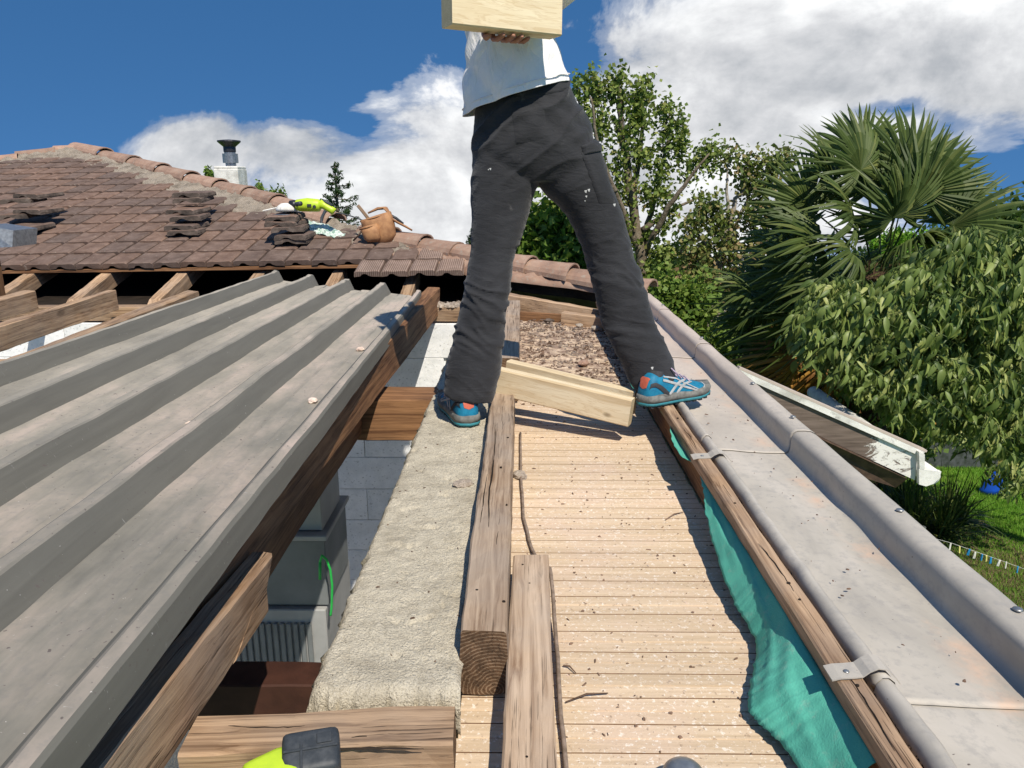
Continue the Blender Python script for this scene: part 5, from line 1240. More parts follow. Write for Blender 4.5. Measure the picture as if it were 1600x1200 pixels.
hR = at(1003, 633, z=.06); tR = at(1106, 612, z=.06); shoe((hR.x-.004, hR.y, .055), (tR.x, tR.y, .055), .002, 'blue and grey trail shoe seen from the side on the gutter edge')
# ================================================================== VEGETATION
def np_mesh(name, V, Q, mat, parent=None, smooth=False):
    me = bpy.data.meshes.new(name); nv, nf = len(V), len(Q); k = Q.shape[1]
    me.vertices.add(nv); me.vertices.foreach_set('co', V.astype(np.float32).ravel()); me.loops.add(nf*k); me.loops.foreach_set('vertex_index', Q.astype(np.int32).ravel())
    me.polygons.add(nf); me.polygons.foreach_set('loop_start', np.arange(nf, dtype=np.int32)*k); me.polygons.foreach_set('loop_total', np.full(nf, k, dtype=np.int32))
    if smooth: me.polygons.foreach_set('use_smooth', np.ones(nf, bool))
    me.update(calc_edges=True); me.materials.append(M[mat]); return link(bpy.data.objects.new(name, me), parent)
def unit(a): return a/np.maximum(1e-9, np.linalg.norm(a, axis=-1, keepdims=True))
def leaf_quads(C, L, Wd, droop=0.0, upn=.4):
    n = len(C); ax = rng.normal(size=(n, 3)); ax[:, 2] -= droop; ax = unit(ax); nr = rng.normal(size=(n, 3)); nr[:, 2] = np.abs(nr[:, 2])+upn
    sd = unit(np.cross(ax, nr)); nn = unit(np.cross(sd, ax)); L = (L*rng.uniform(.6, 1.25, n))[:, None]; Wd = (Wd*rng.uniform(.7, 1.2, n))[:, None]
    b = C-ax*L*.5; t_ = C+ax*L*.5-nn*L*.12; l = C+sd*Wd*.5+nn*Wd*.14-ax*L*.05; r = C-sd*Wd*.5+nn*Wd*.14-ax*L*.05
    V = np.stack([b, r, t_, l], 1).reshape(-1, 3); return V, np.arange(n*4).reshape(-1, 4)
def clumps(blobs, per, sig, Y, ydepth=None, dens=1.0):
    pts = []
    for bb in blobs:
        x, y, rx, ry = bb[:4]; dY = bb[4] if len(bb) > 4 else 0; Yc = Y+dY; c = np.array(at(x, y, Y=Yc)); sx = rx/F_PX*Yc; sz = ry/F_PX*Yc; syy = ydepth or sx
        k = max(7, int(dens*(rx*ry)/14)) if rx*ry > 420 else max(7, int(dens*(rx*ry)/8)); d = unit(rng.normal(size=(k, 3)))*(rng.random((k, 1))**.45); cc = c+d*np.array([sx, syy, sz])
        m_ = max(3, per); q = cc[:, None, :]+rng.normal(size=(k, m_, 3))*np.array([sig, sig, sig*1.5]); pts.append(q.reshape(-1, 3))
    return np.concatenate(pts)
def limb(pl, Y, r0, r1, jit=.06):
    P = []; 
    for i in range(len(pl)-1):
        a, b = pl[i], pl[i+1]
        for k in range(4):
            f = k/4; P.append(at(a[0]+(b[0]-a[0])*f, a[1]+(b[1]-a[1])*f, Y=Y+(a[2] if len(a) > 2 else 0)*(1-f)+(b[2] if len(b) > 2 else 0)*f)+Vector((random.uniform(-jit, jit), random.uniform(-jit, jit), 0))*.4)
    P.append(at(pl[-1][0], pl[-1][1], Y=Y+(pl[-1][2] if len(pl[-1]) > 2 else 0))); n = len(P)
    return tube(P, [r0+(r1-r0)*i/(n-1) for i in range(n)], 7)
def tree(name, lab, Y, trunk, limbs, blobs, leaf, per=14, sig=.09, L=.10, Wd=.085, mat='leaf_maple', bark='bark', dens=1.0, droop=.3, ydepth=None, group=None, cat='tree', r=.12, twig=True):
    base = at(trunk[0][0], trunk[0][1], Y=Y); g = Vector((base.x, Y, GZ)); root = empty(name, g); tag(root, lab, cat, group)
    tv = [g]+[at(x, y, Y=Y) for x, y in trunk]; n = len(tv)
    dense = []
    for a, b in zip(tv, tv[1:]):
        for k in range(4): dense.append(a.lerp(b, k/4)+Vector((random.uniform(-.03, .03), random.uniform(-.03, .03), 0)))
    dense.append(tv[-1]); n = len(dense); V, Fc = tube(dense, [r*(1-.75*i/(n-1)) for i in range(n)], 10); child(mesh_obj('trunk', V, Fc, bark, smooth=True), root)
    for l in limbs: V, Fc = limb(l, Y, r*.42, r*.10); child(mesh_obj('limb', V, Fc, bark, smooth=True), root)
    C = clumps(blobs, per, sig, Y, ydepth, dens)
    V, Q = leaf_quads(C, L, Wd, droop); o = np_mesh('crown', V, Q, mat); child(o, root)
    if twig:   # fine twigs running from each blob's foot into it
        parts = []
        for bb in blobs:
            x, y, rx, ry = bb[:4]; Yc = Y+(bb[4] if len(bb) > 4 else 0)
            for _ in range(max(2, int(rx*ry/110))):
                a = at(x+random.uniform(-.4, .4)*rx, y+ry*.9, Y=Yc); b = at(x+random.uniform(-.9, .9)*rx, y+random.uniform(-.9, .3)*ry, Y=Yc+random.uniform(-.3, .3)*rx/F_PX*Yc); parts.append(tube([a, a.lerp(b, .5)+Vector((random.uniform(-.05, .05), 0, .03)), b], [r*.08, r*.05, r*.02], 4, caps=False))
        V, Fc = join(parts); child(mesh_obj('twig_mass', V, Fc, bark), root)['kind'] = 'stuff'
    return root
# far masses that close the view
def bush(name, lab, Y, blobs, mat, L=.16, Wd=.12, per=26, sig=.22, dens=.8, cat='tree', ydepth=None, droop=.5): 
    c = at(blobs[0][0], blobs[0][1], Y=Y); root = empty(name, (c.x, Y, GZ)); tag(root, lab, cat)
    C = clumps(blobs, per, sig, Y, ydepth, dens); V, Q = leaf_quads(C, L, Wd, droop); child(np_mesh('crown', V, Q, mat), root)
    V, Fc = tube([Vector((c.x, Y, GZ)), Vector((c.x+.1, Y, (GZ+c.z)/2)), Vector(c)], [.14, .11, .04], 8); child(mesh_obj('trunk', V, Fc, 'bark', smooth=True), root)
    return root
#o_ = bush('treeline', 'far dark treeline closing the horizon beyond the garden', 34, [(x_, 318+8*math.sin(x_*.05), 60, 26) for x_ in range(760, 1760, 60)], 'leaf_dark', L=.5, Wd=.45, sig=.5, per=20, dens=.6); o_['kind'] = 'stuff'
bush('leafy_tree', 'rounded bright green tree seen between the trouser legs beyond the hip', 15, [(862, 375, 40, 40), (830, 400, 28, 30), (900, 350, 30, 30), (875, 425, 55, 30), (820, 430, 30, 20), (905, 400, 35, 40)], 'leaf_mid', L=.17, Wd=.14)
bush('dark_tree', 'dark green dense tree low behind the reddish tree', 17, [(1060, 480, 60, 70), (1150, 500, 70, 60), (980, 470, 55, 55), (1120, 580, 90, 50), (1210, 560, 60, 60), (1040, 570, 60, 40), (920, 470, 50, 50)], 'leaf_dark', L=.2, Wd=.16, dens=.55)
bush('dark_tree', 'dark tree mass behind the palm trunk', 15, [(1330, 500, 90, 80), (1430, 520, 90, 90), (1540, 560, 90, 90), (1280, 620, 90, 60), (1400, 650, 100, 50), (1520, 670, 100, 55), (1240, 540, 50, 60)], 'leaf_dark', L=.2, Wd=.16, dens=.5)
bush('dark_tree', 'dark round tree on the skyline at the right edge', 26, [(1575, 372, 36, 28), (1540, 385, 40, 22), (1610, 395, 50, 40), (1500, 400, 50, 22)], 'leaf_dark', L=.26, Wd=.22, sig=.3)
bush('golden_shrub', 'yellow-green conifer shrub glimpsed right of the palm trunk', 11, [(1405, 388, 28, 12), (1385, 395, 22, 12), (1425, 398, 18, 10)], 'grass_blade', L=.14, Wd=.03, sig=.06, cat='shrub', dens=2)
bush('garden_hedge', 'low shady hedge at the far end of the lawn', 10.5, [(1420, 720, 60, 30), (1500, 705, 60, 32), (1580, 700, 60, 35), (1340, 700, 60, 40), (1260, 680, 60, 40), (1640, 720, 50, 30)], 'leaf_dark', L=.14, Wd=.09, cat='hedge', dens=.9)
bush('garden_shrub', 'shady shrub below the annex roof edge', 8.2, [(1230, 660, 40, 30), (1320, 690, 50, 30), (1400, 700, 40, 24)], 'leaf_mid', L=.1, Wd=.07, cat='shrub', sig=.12)
# liquidambar with upright shoots
tree('maple_tree', 'tall open tree with upright leafy shoots right of the trousers', 13, [(1003, 600), (1004, 480), (1000, 400), (992, 340), (982, 280), (972, 200), (965, 130)],
     [[(1002, 430), (1012, 350, .2), (1032, 280, .4), (1048, 200, .5), (1046, 165, .5)], [(998, 390), (962, 300, -.3), (930, 215, -.4), (922, 150, -.4)], [(1006, 400), (1045, 322, -.3), (1078, 280, -.4), (1108, 240, -.4)], [(1002, 360), (1040, 335), (1090, 308)], [(990, 320), (1000, 220, .3), (1010, 140, .4)], [(960, 300, -.3), (915, 220, 0), (902, 150, 0)], [(1010, 460), (1050, 400, .2), (1070, 380)]],
     [(903, 140, 7, 20), (912, 175, 9, 18), (926, 135, 9, 26), (938, 150, 9, 22), (957, 135, 9, 26), (972, 112, 7, 18), (974, 150, 10, 20), (995, 145, 10, 24), (1013, 138, 6, 18), (1008, 165, 9, 16), (975, 195, 26, 26), (935, 200, 14, 26), (1000, 190, 16, 20), (1041, 175, 12, 22), (1040, 215, 18, 26), (1066, 190, 8, 16), (1062, 225, 13, 18), (1000, 245, 24, 22), (965, 250, 22, 26), (1032, 262, 18, 14), (1060, 252, 9, 8), (1105, 235, 12, 14), (1090, 255, 13, 13), (1110, 262, 10, 9), (1120, 240, 7, 9), (1072, 275, 12, 8), (980, 300, 26, 26), (1018, 305, 18, 18), (1045, 300, 10, 8), (1090, 308, 14, 6), (1050, 322, 14, 8), (975, 350, 24, 24), (1038, 348, 14, 12), (1015, 380, 22, 22), (960, 395, 22, 24), (1040, 400, 20, 20), (990, 440, 34, 28), (1035, 450, 28, 28), (960, 460, 24, 28)], None, per=9, sig=.06, L=.085, Wd=.075, mat='leaf_maple', dens=.72, r=.14)
tree('reddish_tree', 'looser tree with reddish turning leaves and pale bare branches left of the palm', 12, [(1128, 620), (1118, 520), (1118, 430), (1132, 370), (1152, 310), (1170, 280)],
     [[(1120, 430), (1150, 350), (1180, 280), (1225, 248)], [(1118, 420), (1100, 380), (1085, 350)], [(1135, 370), (1136, 300), (1140, 245)], [(1120, 470), (1160, 420), (1205, 370)], [(1120, 500), (1070, 440), (1055, 420)], [(1150, 330), (1130, 330), (1118, 322)]],
     [(1138, 248, 10, 12), (1160, 262, 8, 10), (1178, 262, 13, 11), (1192, 250, 9, 7), (1205, 262, 12, 9), (1222, 248, 10, 8), (1232, 240, 5, 5), (1168, 290, 14, 14), (1210, 275, 8, 7), (1196, 300, 14, 12), (1118, 322, 8, 14), (1100, 335, 14, 12), (1082, 352, 14, 14), (1126, 350, 22, 20), (1170, 335, 26, 18), (1205, 345, 20, 22), (1140, 390, 40, 26), (1085, 400, 26, 24), (1190, 395, 30, 28), (1110, 440, 45, 28), (1180, 450, 40, 30), (1060, 450, 30, 28), (1140, 500, 50, 30), (1210, 490, 30, 30), (1070, 510, 34, 28), (1230, 320, 16, 16), (1235, 380, 18, 22)], None, per=9, sig=.07, L=.085, Wd=.07, mat='leaf_reddish', bark='bark_pale', dens=1.1, r=.085)
tree('mid_tree', 'green undergrowth tree just above the far gutter', 11, [(1080, 620), (1075, 560), (1070, 500)], [[(1075, 570), (1110, 500), (1150, 470)], [(1160, 560), (1200, 470, -.2), (1230, 450, -.3)], [(1075, 560), (1040, 480), (1030, 440)]],
     [(1060, 500, 40, 40), (1110, 540, 45, 40), (1170, 560, 40, 40), (1040, 455, 26, 24), (1150, 600, 50, 30), (1090, 470, 34, 26), (1200, 600, 40, 36), (1225, 545, 26, 34), (1030, 520, 26, 30), (1090, 585, 30, 20)], None, per=15, sig=.10, L=.09, Wd=.075, mat='leaf_mid', bark='bark_pale', dens=.8, r=.10)
# conifers behind the roof
def conifer(lab, px, py, Y, h, w_, seed):
    random.seed(seed); tip = at(px, py, Y=Y); root = empty('cedar_tree', (tip.x, Y, GZ)); tag(root, lab, 'tree', 'cedars behind the roof')
    V, Fc = tube([Vector((tip.x, Y, GZ)), Vector((tip.x, Y, tip.z-h*.5)), tip], [.12, .05, .008], 7); child(mesh_obj('trunk', V, Fc, 'bark'), root)
    parts, C = [], []
    for i in range(46):
        f = (i+1)/46; z = tip.z-h*f; a = i*2.4+random.uniform(-.4, .4); ln = w_*(f**.8)*random.uniform(.55, 1.15)
        d = Vector((math.cos(a), math.sin(a), 0)); s = Vector((tip.x, Y, z)); e = s+d*ln+Vector((0, 0, ln*.18)); m_ = s.lerp(e, .5)+Vector((0, 0, -ln*.10))
        parts.append(tube([s, m_, e], [.012, .008, .003], 4, caps=False))
        for k in range(int(20+ln*130)):
            t_ = random.random()**.8; q = s.lerp(e, t_)+Vector((0, 0, -ln*.2*t_*(1-t_)*2)); sp = .08*ln*(1.2-t_)+.02; C.append(q+Vector((random.uniform(-sp, sp)*2, random.uniform(-sp, sp)*2, random.uniform(-.06, .015))))
    V, Fc = join(parts); child(mesh_obj('branch_mass', V, Fc, 'bark'), root)['kind'] = 'stuff'
    V, Q = leaf_quads(np.array([tuple(c) for c in C]), .10, .03, .2); child(np_mesh('crown', V, Q, 'needle'), root)
conifer('dark cedar with sparse drooping branches above the hip, beyond the grinder', 523, 252, 17, 2.6, 1.15, 3)
conifer('cedar top just showing above the hip left of the trousers', 738, 358, 17, 1.6, .75, 5)
random.seed(11)
bush('tree_top', 'small leafy twig tips peeping over the roof beside the grinder', 18, [(404, 296, 7, 5), (428, 305, 6, 4), (440, 302, 3, 4)], 'leaf_mid', L=.11, Wd=.07, sig=.05, dens=3, per=8)
bush('tree_top', 'sliver of green bush left of the chimney', 15, [(328, 272, 4, 8), (329, 282, 3, 6)], 'leaf_mid', L=.1, Wd=.07, sig=.03, dens=4, per=10)
# ------------------------------------------------------------------ fan palms
def frond_mesh(seed, mat, nseg=38, R=.64, pet=.75, droop=.16, spread=125, dead=False):
    rd = random.Random(seed); V, Fc = [], []
    for i in range(nseg):
        a = math.radians(-spread+2*spread*i/(nseg-1)+rd.uniform(-1.5, 1.5)); ln = R*(1-.28*(abs(a)/math.radians(spread))**2)*rd.uniform(.93, 1.04)
        d = Vector((math.cos(a), math.sin(a), 0)); s = Vector((-math.sin(a), math.cos(a), 0)); o = len(V); dr = droop*rd.uniform(.6, 1.5)*(3.2 if rd.random() < .2 else 1)
        bend = rd.uniform(-.05, .05)
        for k, (t_, w_) in enumerate([(0, .004), (.35, .026), (.6, .026), (.8, .018), (1.0, .0015)]):
            c = d*(ln*t_)+s*(bend*t_*t_)+Vector((0, 0, -dr*max(0, t_-.35)**2*1.6-.05*abs(math.sin(a))*t_+.10*t_*(1-t_)))
            V += [c-s*w_*.9, c+Vector((0, 0, w_*.55)), c+s*w_*.9]
        for k in range(4):
            for j in range(2): p = o+k*3+j; Fc.append((p, p+1, p+4, p+3))
    pv, pf = tube([Vector((-pet, 0, -.04)), Vector((-pet*.5, 0, .03)), Vector((.02, 0, 0))], [.014, .010, .007], 5); o = len(V); V += pv; Fc += [tuple(i+o for i in f) for f in pf]
    me = bpy.data.meshes.new('frond'); me.from_pydata([tuple(v) for v in V], [], Fc); me.materials.append(M[mat]); me.update(); return me
FG = [frond_mesh(s, 'palm_leaf', droop=dr) for s, dr in ((1, .10), (2, .22), (3, .42))]; FD = [frond_mesh(s, 'palm_dead', droop=.9, spread=95, nseg=26) for s in (8, 9)]
def palm(name, lab, hub_px, Y, fr, dead, ground_px, n_extra, seed, scale=1.0):
    rd = random.Random(seed); H0 = at(*hub_px, Y=Y); root = empty(name, (H0.x, Y, GZ)); tag(root, lab, 'palm tree')
    tp = [Vector((H0.x+.1, Y, GZ)), Vector((H0.x+.08, Y, (GZ+H0.z)/2)), H0-Vector((0, 0, .35)), H0]; V, Fc = [], []
    dense = []
    for a, b in zip(tp, tp[1:]):
        for k in range(12): dense.append(a.lerp(b, k/12))
    dense.append(tp[-1]); rads = [.13+.035*math.sin(i*1.9)+.02*rd.random() for i in range(len(dense))]; rads[-1] = .07
    V, Fc = tube(dense, rads, 12); child(mesh_obj('trunk', V, Fc, 'palm_fibre'), root)
    # shaggy fibre and old leaf stubs
    pts = []
    for _ in range(900):
        z = rd.uniform(-1.6, .12); a = rd.uniform(0, 6.28); r_ = .15+.06*rd.random(); pts.append((H0.x+r_*math.cos(a), Y+r_*math.sin(a), H0.z+z))
    V, Q = leaf_quads(np.array(pts), .16, .012, -1.6); child(np_mesh('fibre_mass', V, Q, 'palm_fibre'), root)
    def put(target, dy, mesh, sc_=1.0, roll=0.0):
        T = at(target[0], target[1], Y=Y+dy); x = (T-H0); L = x.length; x = x.normalized(); z = Vector((0, 0, 1)); 
        z = Vector((0, -.80, .62))
        z = (z-x*z.dot(x)).normalized(); z = Matrix.Rotation(roll, 3, x) @ z; y = z.cross(x)
        o = bpy.data.objects.new('frond', mesh); link(o, root)
        s = sc_*scale; Mx = Matrix(((x.x*s, y.x*s, z.x*s, T.x), (x.y*s, y.y*s, z.y*s, T.y), (x.z*s, y.z*s, z.z*s, T.z), (0, 0, 0, 1))); o.matrix_basis = Matrix.Translation(-root.location) @ Mx; return o
    for f in fr: put(f[:2], f[2], FG[f[3]], f[4] if len(f) > 4 else 1.0, rd.uniform(-.55, .55))
    for k in range(n_extra):
        a = rd.uniform(0, 6.28); el = rd.uniform(-.5, 1.0); r_ = .72*scale; T = H0+Vector((math.cos(a)*math.cos(el), abs(math.sin(a))*math.cos(el)*.9+.1, math.sin(el)))*r_
        x = (T-H0).normalized(); z = (Vector((0, 0, 1))-x*x.z).normalized(); y = z.cross(x); s = scale*rd.uniform(.8, 1.05)
        o = bpy.data.objects.new('frond', rd.choice(FG)); link(o, root); o.matrix_basis = Matrix.Translation(-root.location) @ Matrix(((x.x*s, y.x*s, z.x*s, T.x), (x.y*s, y.y*s, z.y*s, T.y), (x.z*s, y.z*s, z.z*s, T.z), (0, 0, 0, 1)))
    for f in dead:
        o = put(f[:2], f[2], FD[rd.randrange(2)], .8, rd.uniform(-.6, .6)); o.name = 'dead_frond'; o['label'] = 'withered yellow-brown hanging frond'
    return root
palm('fan_palm', 'big fan palm with a wide crown of stiff fronds against the sky', (1378, 425), 8.0,
     [(1415, 262, .1, 0, 1.0, 1.2), (1345, 265, -.1, 0, .95, 1.1), (1300, 270, .0, 0, .9, .9), (1440, 300, -.2, 0, 1.0, 1.0), (1478, 310, .3, 0, .9, .8), (1262, 322, -.1, 0, .95, .5), (1490, 352, -.3, 0, 1.05, .9), (1330, 335, -.4, 1, .85, .3), (1395, 340, -.5, 1, .9, .6), (1370, 290, .4, 0, 1.0, 1.3),
      (1275, 375, -.4, 1, .9, .1), (1240, 365, .3, 1, .9, .2), (1330, 395, -.65, 2, .75, .0), (1435, 380, -.65, 2, .8, .1), (1475, 400, .1, 1, .85, .2), (1250, 420, -.2, 2, .85, .1), (1405, 335, -.3, 0, .95, .8), (1215, 440, .2, 2, .8, 0), (1300, 450, -.6, 2, .8, 0), (1345, 240, .4, 0, .9, 1.2), (1450, 262, .5, 0, .85, 1.0)],
     [(1300, 500, .3), (1420, 500, .3), (1380, 520, -.2)], None, 1, 4)
palm('fan_palm', 'lower fan palm with drooping green and withered orange fronds above the gutter', (1275, 500), 8.6,
     [(1175, 455, -.5, 1, .8, 0), (1265, 505, -.9, 2, .8, 0), (1205, 590, -.3, 2, .7, 0), (1190, 470, -.2, 2, .9, 0), (1215, 445, .1, 1, .85, .2), (1235, 500, -.6, 2, .85, .1), (1180, 510, .0, 2, .85, 0), (1260, 455, -.4, 1, .8, .3), (1320, 460, -.4, 2, .8, 0), (1210, 545, -.3, 2, .8, 0), (1290, 440, .3, 0, .8, .6)],
     [(1240, 560, -.6), (1290, 565, -.6), (1218, 570, -.3), (1262, 590, -.5), (1330, 575, -.4), (1300, 610, -.2), (1350, 625, .2), (1250, 540, .2)], None, 9, 9, .9)
palm('fan_palm', 'small withered palm skirt in the shade beside the lawn', (1400, 640), 9.4, [(1360, 630, 0, 2, .7), (1440, 630, .2, 2, .7)], [(1370, 665, -.4), (1420, 660, -.4), (1450, 650, -.1), (1390, 690, -.3), (1490, 655, .1), (1520, 650, .1)], None, 2, 14, .7)
# ------------------------------------------------------------------ tree with long drooping leaves
root = empty('drooping_tree', (at(1480, 600, Y=6.2).x, 6.2, GZ)); tag(root, 'leafy tree with long drooping yellow-green leaves filling the right edge', 'tree')
V, Fc = tube([Vector((root.location.x+1.9, 6.2, GZ)), Vector((root.location.x+1.6, 6.2, -1.2)), at(1700, 480, Y=6.3)], [.10, .08, .03], 8); child(mesh_obj('trunk', V, Fc, 'bark', smooth=True), root)
def dleaf(k):
    rd = random.Random(k); V, Fc = [], []; L, Wd = 1.0, .11+.04*(k % 3); cv = rd.uniform(.2, .7); st = 7
    for i in range(st+1):
        t_ = i/st; w_ = Wd*math.sin(math.pi*t_**.75)**.9*(1-.1*t_)+.004; z = -cv*t_*t_*L+ .06*t_; x = L*t_*(1-.12*cv*t_)
        V += [(x, -w_, z+w_*.35), (x, 0, z), (x, w_, z+w_*.35)]
    for i in range(st):
        for j in range(2): a = i*3+j; Fc.append((a, a+3, a+4, a+1))
    return np.array(V), Fc
DL = [dleaf(k) for k in range(6)]
reg = [(1250, 520), (1262, 470), (1290, 432), (1330, 440), (1370, 445), (1400, 425), (1418, 405), (1435, 388), (1452, 400), (1480, 372), (1510, 352), (1535, 352), (1550, 385), (1580, 360), (1620, 370), (1660, 420), (1660, 800), (1600, 762), (1575, 745), (1545, 700), (1470, 680), (1400, 650), (1350, 615), (1310, 570), (1268, 548)]
def inside(x, y):
    c = False; n = len(reg)
    for i in range(n):
        x1, y1 = reg[i]; x2, y2 = reg[(i+1) % n]
        if (y1 > y) != (y2 > y) and x < (x2-x1)*(y-y1)/(y2-y1)+x1: c = not c
    return c
tw, LV = [], []
ntw = 0
while ntw < 1750:
    x, y = random.uniform(1240, 1665), random.uniform(345, 800)
    if not inside(x, y): continue
    edge = not (inside(x, y-22)); Yd = random.uniform(5.5, 7.2) if not edge else random.uniform(5.9, 6.6)
    tip = at(x, y, Y=Yd); a = random.uniform(2.0, 4.3) if x < 1500 else random.uniform(0, 6.28); ln = random.uniform(.22, .5)
    d = Vector((math.cos(a), math.sin(a)*.7, random.uniform(-.1, .5))).normalized(); s = tip-d*ln*.6+Vector((0, 0, -.05)); e = tip+d*ln*.4+Vector((0, 0, -.12)); m_ = tip+Vector((0, 0, .04))
    tw.append(tube([s, m_, e], [.0026, .002, .001], 4, caps=False)); ntw += 1
    for k in range(random.randint(9, 14)):
        f = random.random(); p = s.lerp(m_, f*2) if f < .5 else m_.lerp(e, f*2-1)
        big = y < 600; LV.append((p, d, random.uniform(.065, .15) if big else random.uniform(.06, .12)))
V, Fc = join(tw); child(mesh_obj('twig_mass', V, Fc, 'leaf_dark'), root)['kind'] = 'stuff'
LV.sort(key=lambda q: q[0].y)
def leaf_matrix(p, d, s):
    x = (d*random.uniform(-.2, .7)+Vector((random.uniform(-.7, .7), random.uniform(-.8, .5), random.uniform(-1.5, -.35)))).normalized(); z = Vector((random.uniform(-.6, .6), random.uniform(-1, .2), random.uniform(.2, 1))); y = z.cross(x).normalized(); z = x.cross(y)
    return Matrix(((x.x*s, y.x*s, z.x*s, p.x), (x.y*s, y.y*s, z.y*s, p.y), (x.z*s, y.z*s, z.z*s, p.z), (0, 0, 0, 1)))
lms = []
for k in range(6):
    me = bpy.data.meshes.new('leaf'); me.from_pydata([tuple(v) for v in DL[k][0]], [], DL[k][1]); me.materials.append(M['leaf_drooping']); me.polygons.foreach_set('use_smooth', [True]*len(me.polygons)); lms.append(me)
bigV, bigQ, off = [], [], 0
for i, (p, d, s) in enumerate(LV):
    mx = leaf_matrix(p, d, s)
    if i < 290: o = bpy.data.objects.new('leaf', lms[i % 6]); link(o, root); o.matrix_basis = Matrix.Translation(-root.location) @ mx
    else:
        v, f = DL[i % 6]; A = np.array(mx)[:3]; bigV.append(v@A[:, :3].T+A[:, 3]); bigQ.append(np.array(f)+off); off += len(v)
o = np_mesh('crown', np.concatenate(bigV), np.concatenate(bigQ), 'leaf_drooping', smooth=True); child(o, root); o['kind'] = 'stuff'
# ------------------------------------------------------------------ spiky plants, lawn blades
def straps(name, lab, c, n, L, w_, mat, cat='plant', bend=.6):
    root = empty(name, c); tag(root, lab, cat); V, Q, o = [], [], 0
    for _ in range(n):
        a = random.uniform(0, 6.28); el = random.uniform(.35, 1.45); l_ = L*random.uniform(.6, 1.1); h = Vector((math.cos(a), math.sin(a), 0)); s = Vector((-h.y, h.x, 0)); b0 = Vector((random.uniform(-.08, .08), random.uniform(-.08, .08), 0))
        for k in range(6):
            t_ = k/5; p = b0+h*(l_*t_*math.cos(el))+Vector((0, 0, l_*(t_*math.sin(el)-bend*t_*t_*math.cos(el)*.9))); ww = w_*(1-t_)**.6+.001
            V += [tuple(p-s*ww), tuple(p+s*ww)]
        for k in range(5): Q.append((o+2*k, o+2*k+1, o+2*k+3, o+2*k+2))
        o += 12
    ob = np_mesh('foliage', np.array(V), np.array(Q), mat); ob.parent = root; return root
for x, y, zz, L, lab in [(1425, 830, GZ, .75, 'yellow-green strappy plant nearest the annex gutter end'), (1470, 840, GZ, .8, 'larger dark strappy clump at the lawn edge'), (1405, 800, GZ, .8, 'spiky plant half hidden under the annex roof edge'), (1490, 815, GZ, .6, 'low grassy clump on the lawn side of the border')]:
    p = at(x, y, z=zz); straps('spiky_plant', lab, p, 130, L, .010, 'palm_leaf')
def blades(n, reg_, mat, lab, h=(.02, .05), dens=None):
    x = rng.uniform(reg_[0], reg_[1], n); y = rng.uniform(reg_[2], reg_[3], n)
    C = np.stack([x, y, np.full(n, GZ+.003)], 1); a = rng.uniform(0, 6.28, n); s = np.stack([np.cos(a), np.sin(a), a*0], 1)*.003; hh = rng.uniform(h[0], h[1], n)[:, None]
    lean = np.stack([rng.normal(0, .4, n), rng.normal(0, .4, n), np.ones(n)], 1)*hh
    V = np.stack([C-s, C+s, C+lean], 1).reshape(-1, 3); o = np_mesh('grass', V, np.arange(n*3).reshape(-1, 3), mat); tag(o, lab, 'grass', kind='stuff')
blades(170000, (3.0, 7.6, 4.4, 9.6), 'grass_blade', 'short green lawn grass'); blades(9000, (4.0, 5.2, 4.4, 6.6), 'dry_grass', 'dry trodden grass under the clothes line', (.02, .07))
# ------------------------------------------------------------------ garden things
lw = at(1480, 742, z=GZ); b = box_bm(1.5, .15, .38, .01); o = bm_obj('low_wall', b, 'shadow_net'); o.location = (at(1520, 742, z=GZ).x, at(1520, 742, z=GZ).y+.3, GZ+.19); tag(o, 'low dark netted wall across the far end of the lawn', 'wall')
bx_ = at(1552, 772, z=GZ); bt = empty('blue_shovel', bx_); tag(bt, 'blue plastic snow shovel with pale handle standing on the lawn', 'shovel')
V, Fc = [], []
for i, (z, w_) in enumerate([(0, .17), (.06, .165), (.14, .13), (.20, .07), (.28, .03)]):
    for k in range(5): u = (k-2)/2; V.append((bx_.x+u*w_, bx_.y-.05*(1-u*u), GZ+z))
for i in range(4):
    for k in range(4): a = i*5+k; Fc.append((a, a+1, a+6, a+5))
o = child(mesh_obj('blade', V, Fc, 'blue_plastic', smooth=True), bt); s_ = o.modifiers.new('t', 'SOLIDIFY'); s_.thickness = .012
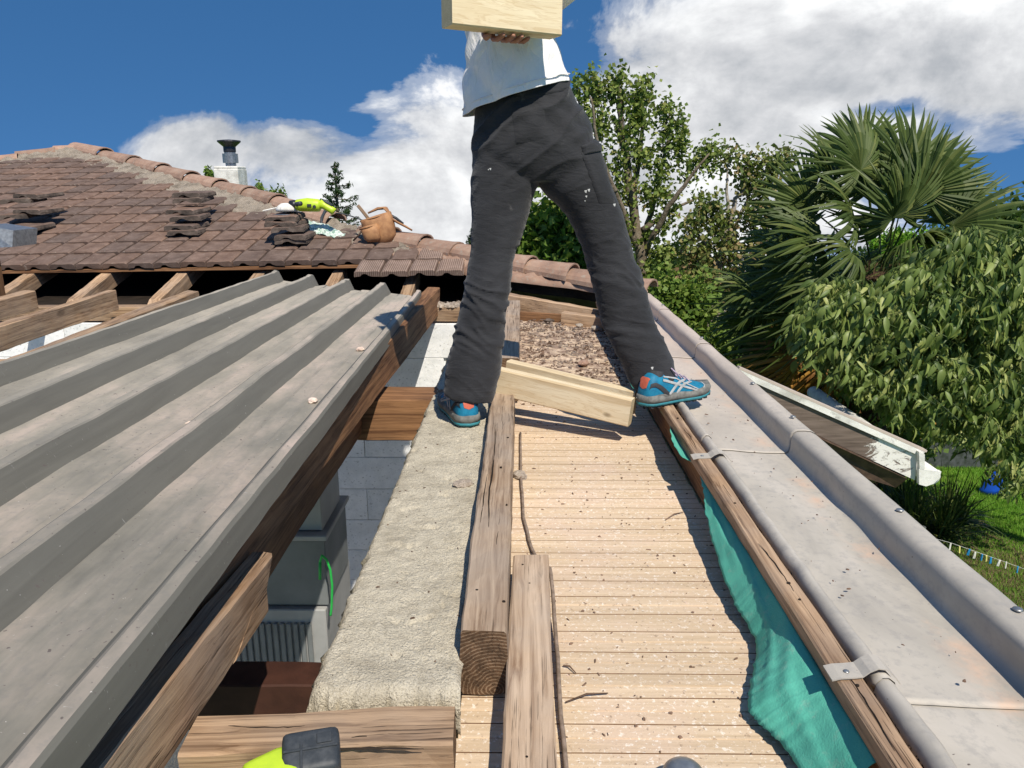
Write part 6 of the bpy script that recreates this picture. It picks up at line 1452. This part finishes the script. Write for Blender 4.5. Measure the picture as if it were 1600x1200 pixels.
V, Fc = tube([Vector((bx_.x, bx_.y-.02, GZ+.25)), Vector((bx_.x+.02, bx_.y, GZ+.75))], .014, 8); child(mesh_obj('handle', V, Fc, 'chimney_white'), bt)
V, Fc = tube([Vector((bx_.x-.12, bx_.y, GZ+.75)), Vector((bx_.x+.14, bx_.y, GZ+.74))], .014, 8); child(mesh_obj('grip', V, Fc, 'chimney_white'), bt)
# clothes line and pegs
PY_ = 4.6; pegs = [(1485, 852, 'peg_white', 'white'), (1499, 857, 'peg_yellow', 'pale yellow'), (1514, 861, 'peg_blue', 'blue'), (1523, 866, 'peg_white', 'white'), (1534, 869, 'peg_blue', 'blue'), (1541, 871, 'peg_yellow', 'yellow'), (1548, 874, 'peg_blue', 'blue'), (1561, 878, 'peg_white', 'white'), (1572, 881, 'peg_white', 'white'), (1590, 888, 'peg_blue', 'blue')]
V, Fc = tube([at(1440, 836, Y=PY_), at(1485, 848, Y=PY_), at(1548, 870, Y=PY_), at(1620, 896, Y=PY_)], .0011, 5); tag(rebase(mesh_obj('clothes_line', V, Fc, 'chimney_white')), 'thin clothes line strung beside the house below the gutter', 'line')
ords = ['first', 'second', 'third', 'fourth', 'fifth', 'sixth', 'seventh', 'eighth', 'ninth', 'last']
for i, (x, y, mt_, cn) in enumerate(pegs):
    p = at(x, y, Y=PY_); pg = empty('clothes_peg', p); tag(pg, '%s clothes peg, %s along the line from the house' % (cn, ords[i]), 'clothes peg', 'pegs on the clothes line')
    pg.rotation_euler = (0, random.uniform(-.3, .3), random.uniform(0, 1.5))
    for s in (-1, 1):
        q = bm_obj('peg_arm', box_bm(.007, .008, .046, .0015), mt_); q.parent = pg; q.location = (s*.004, 0, -.008); q.rotation_euler = (0, -s*.05, 0)
V, Fc = tube([Vector((at(1440, 836, Y=PY_).x, PY_, GZ)), at(1440, 836, Y=PY_)+Vector((0, 0, .06))], .02, 8); tag(rebase(mesh_obj('line_post', V, Fc, 'grey_metal')), 'metal post carrying the clothes line under the eave', 'post')
bpy.context.view_layer.update()
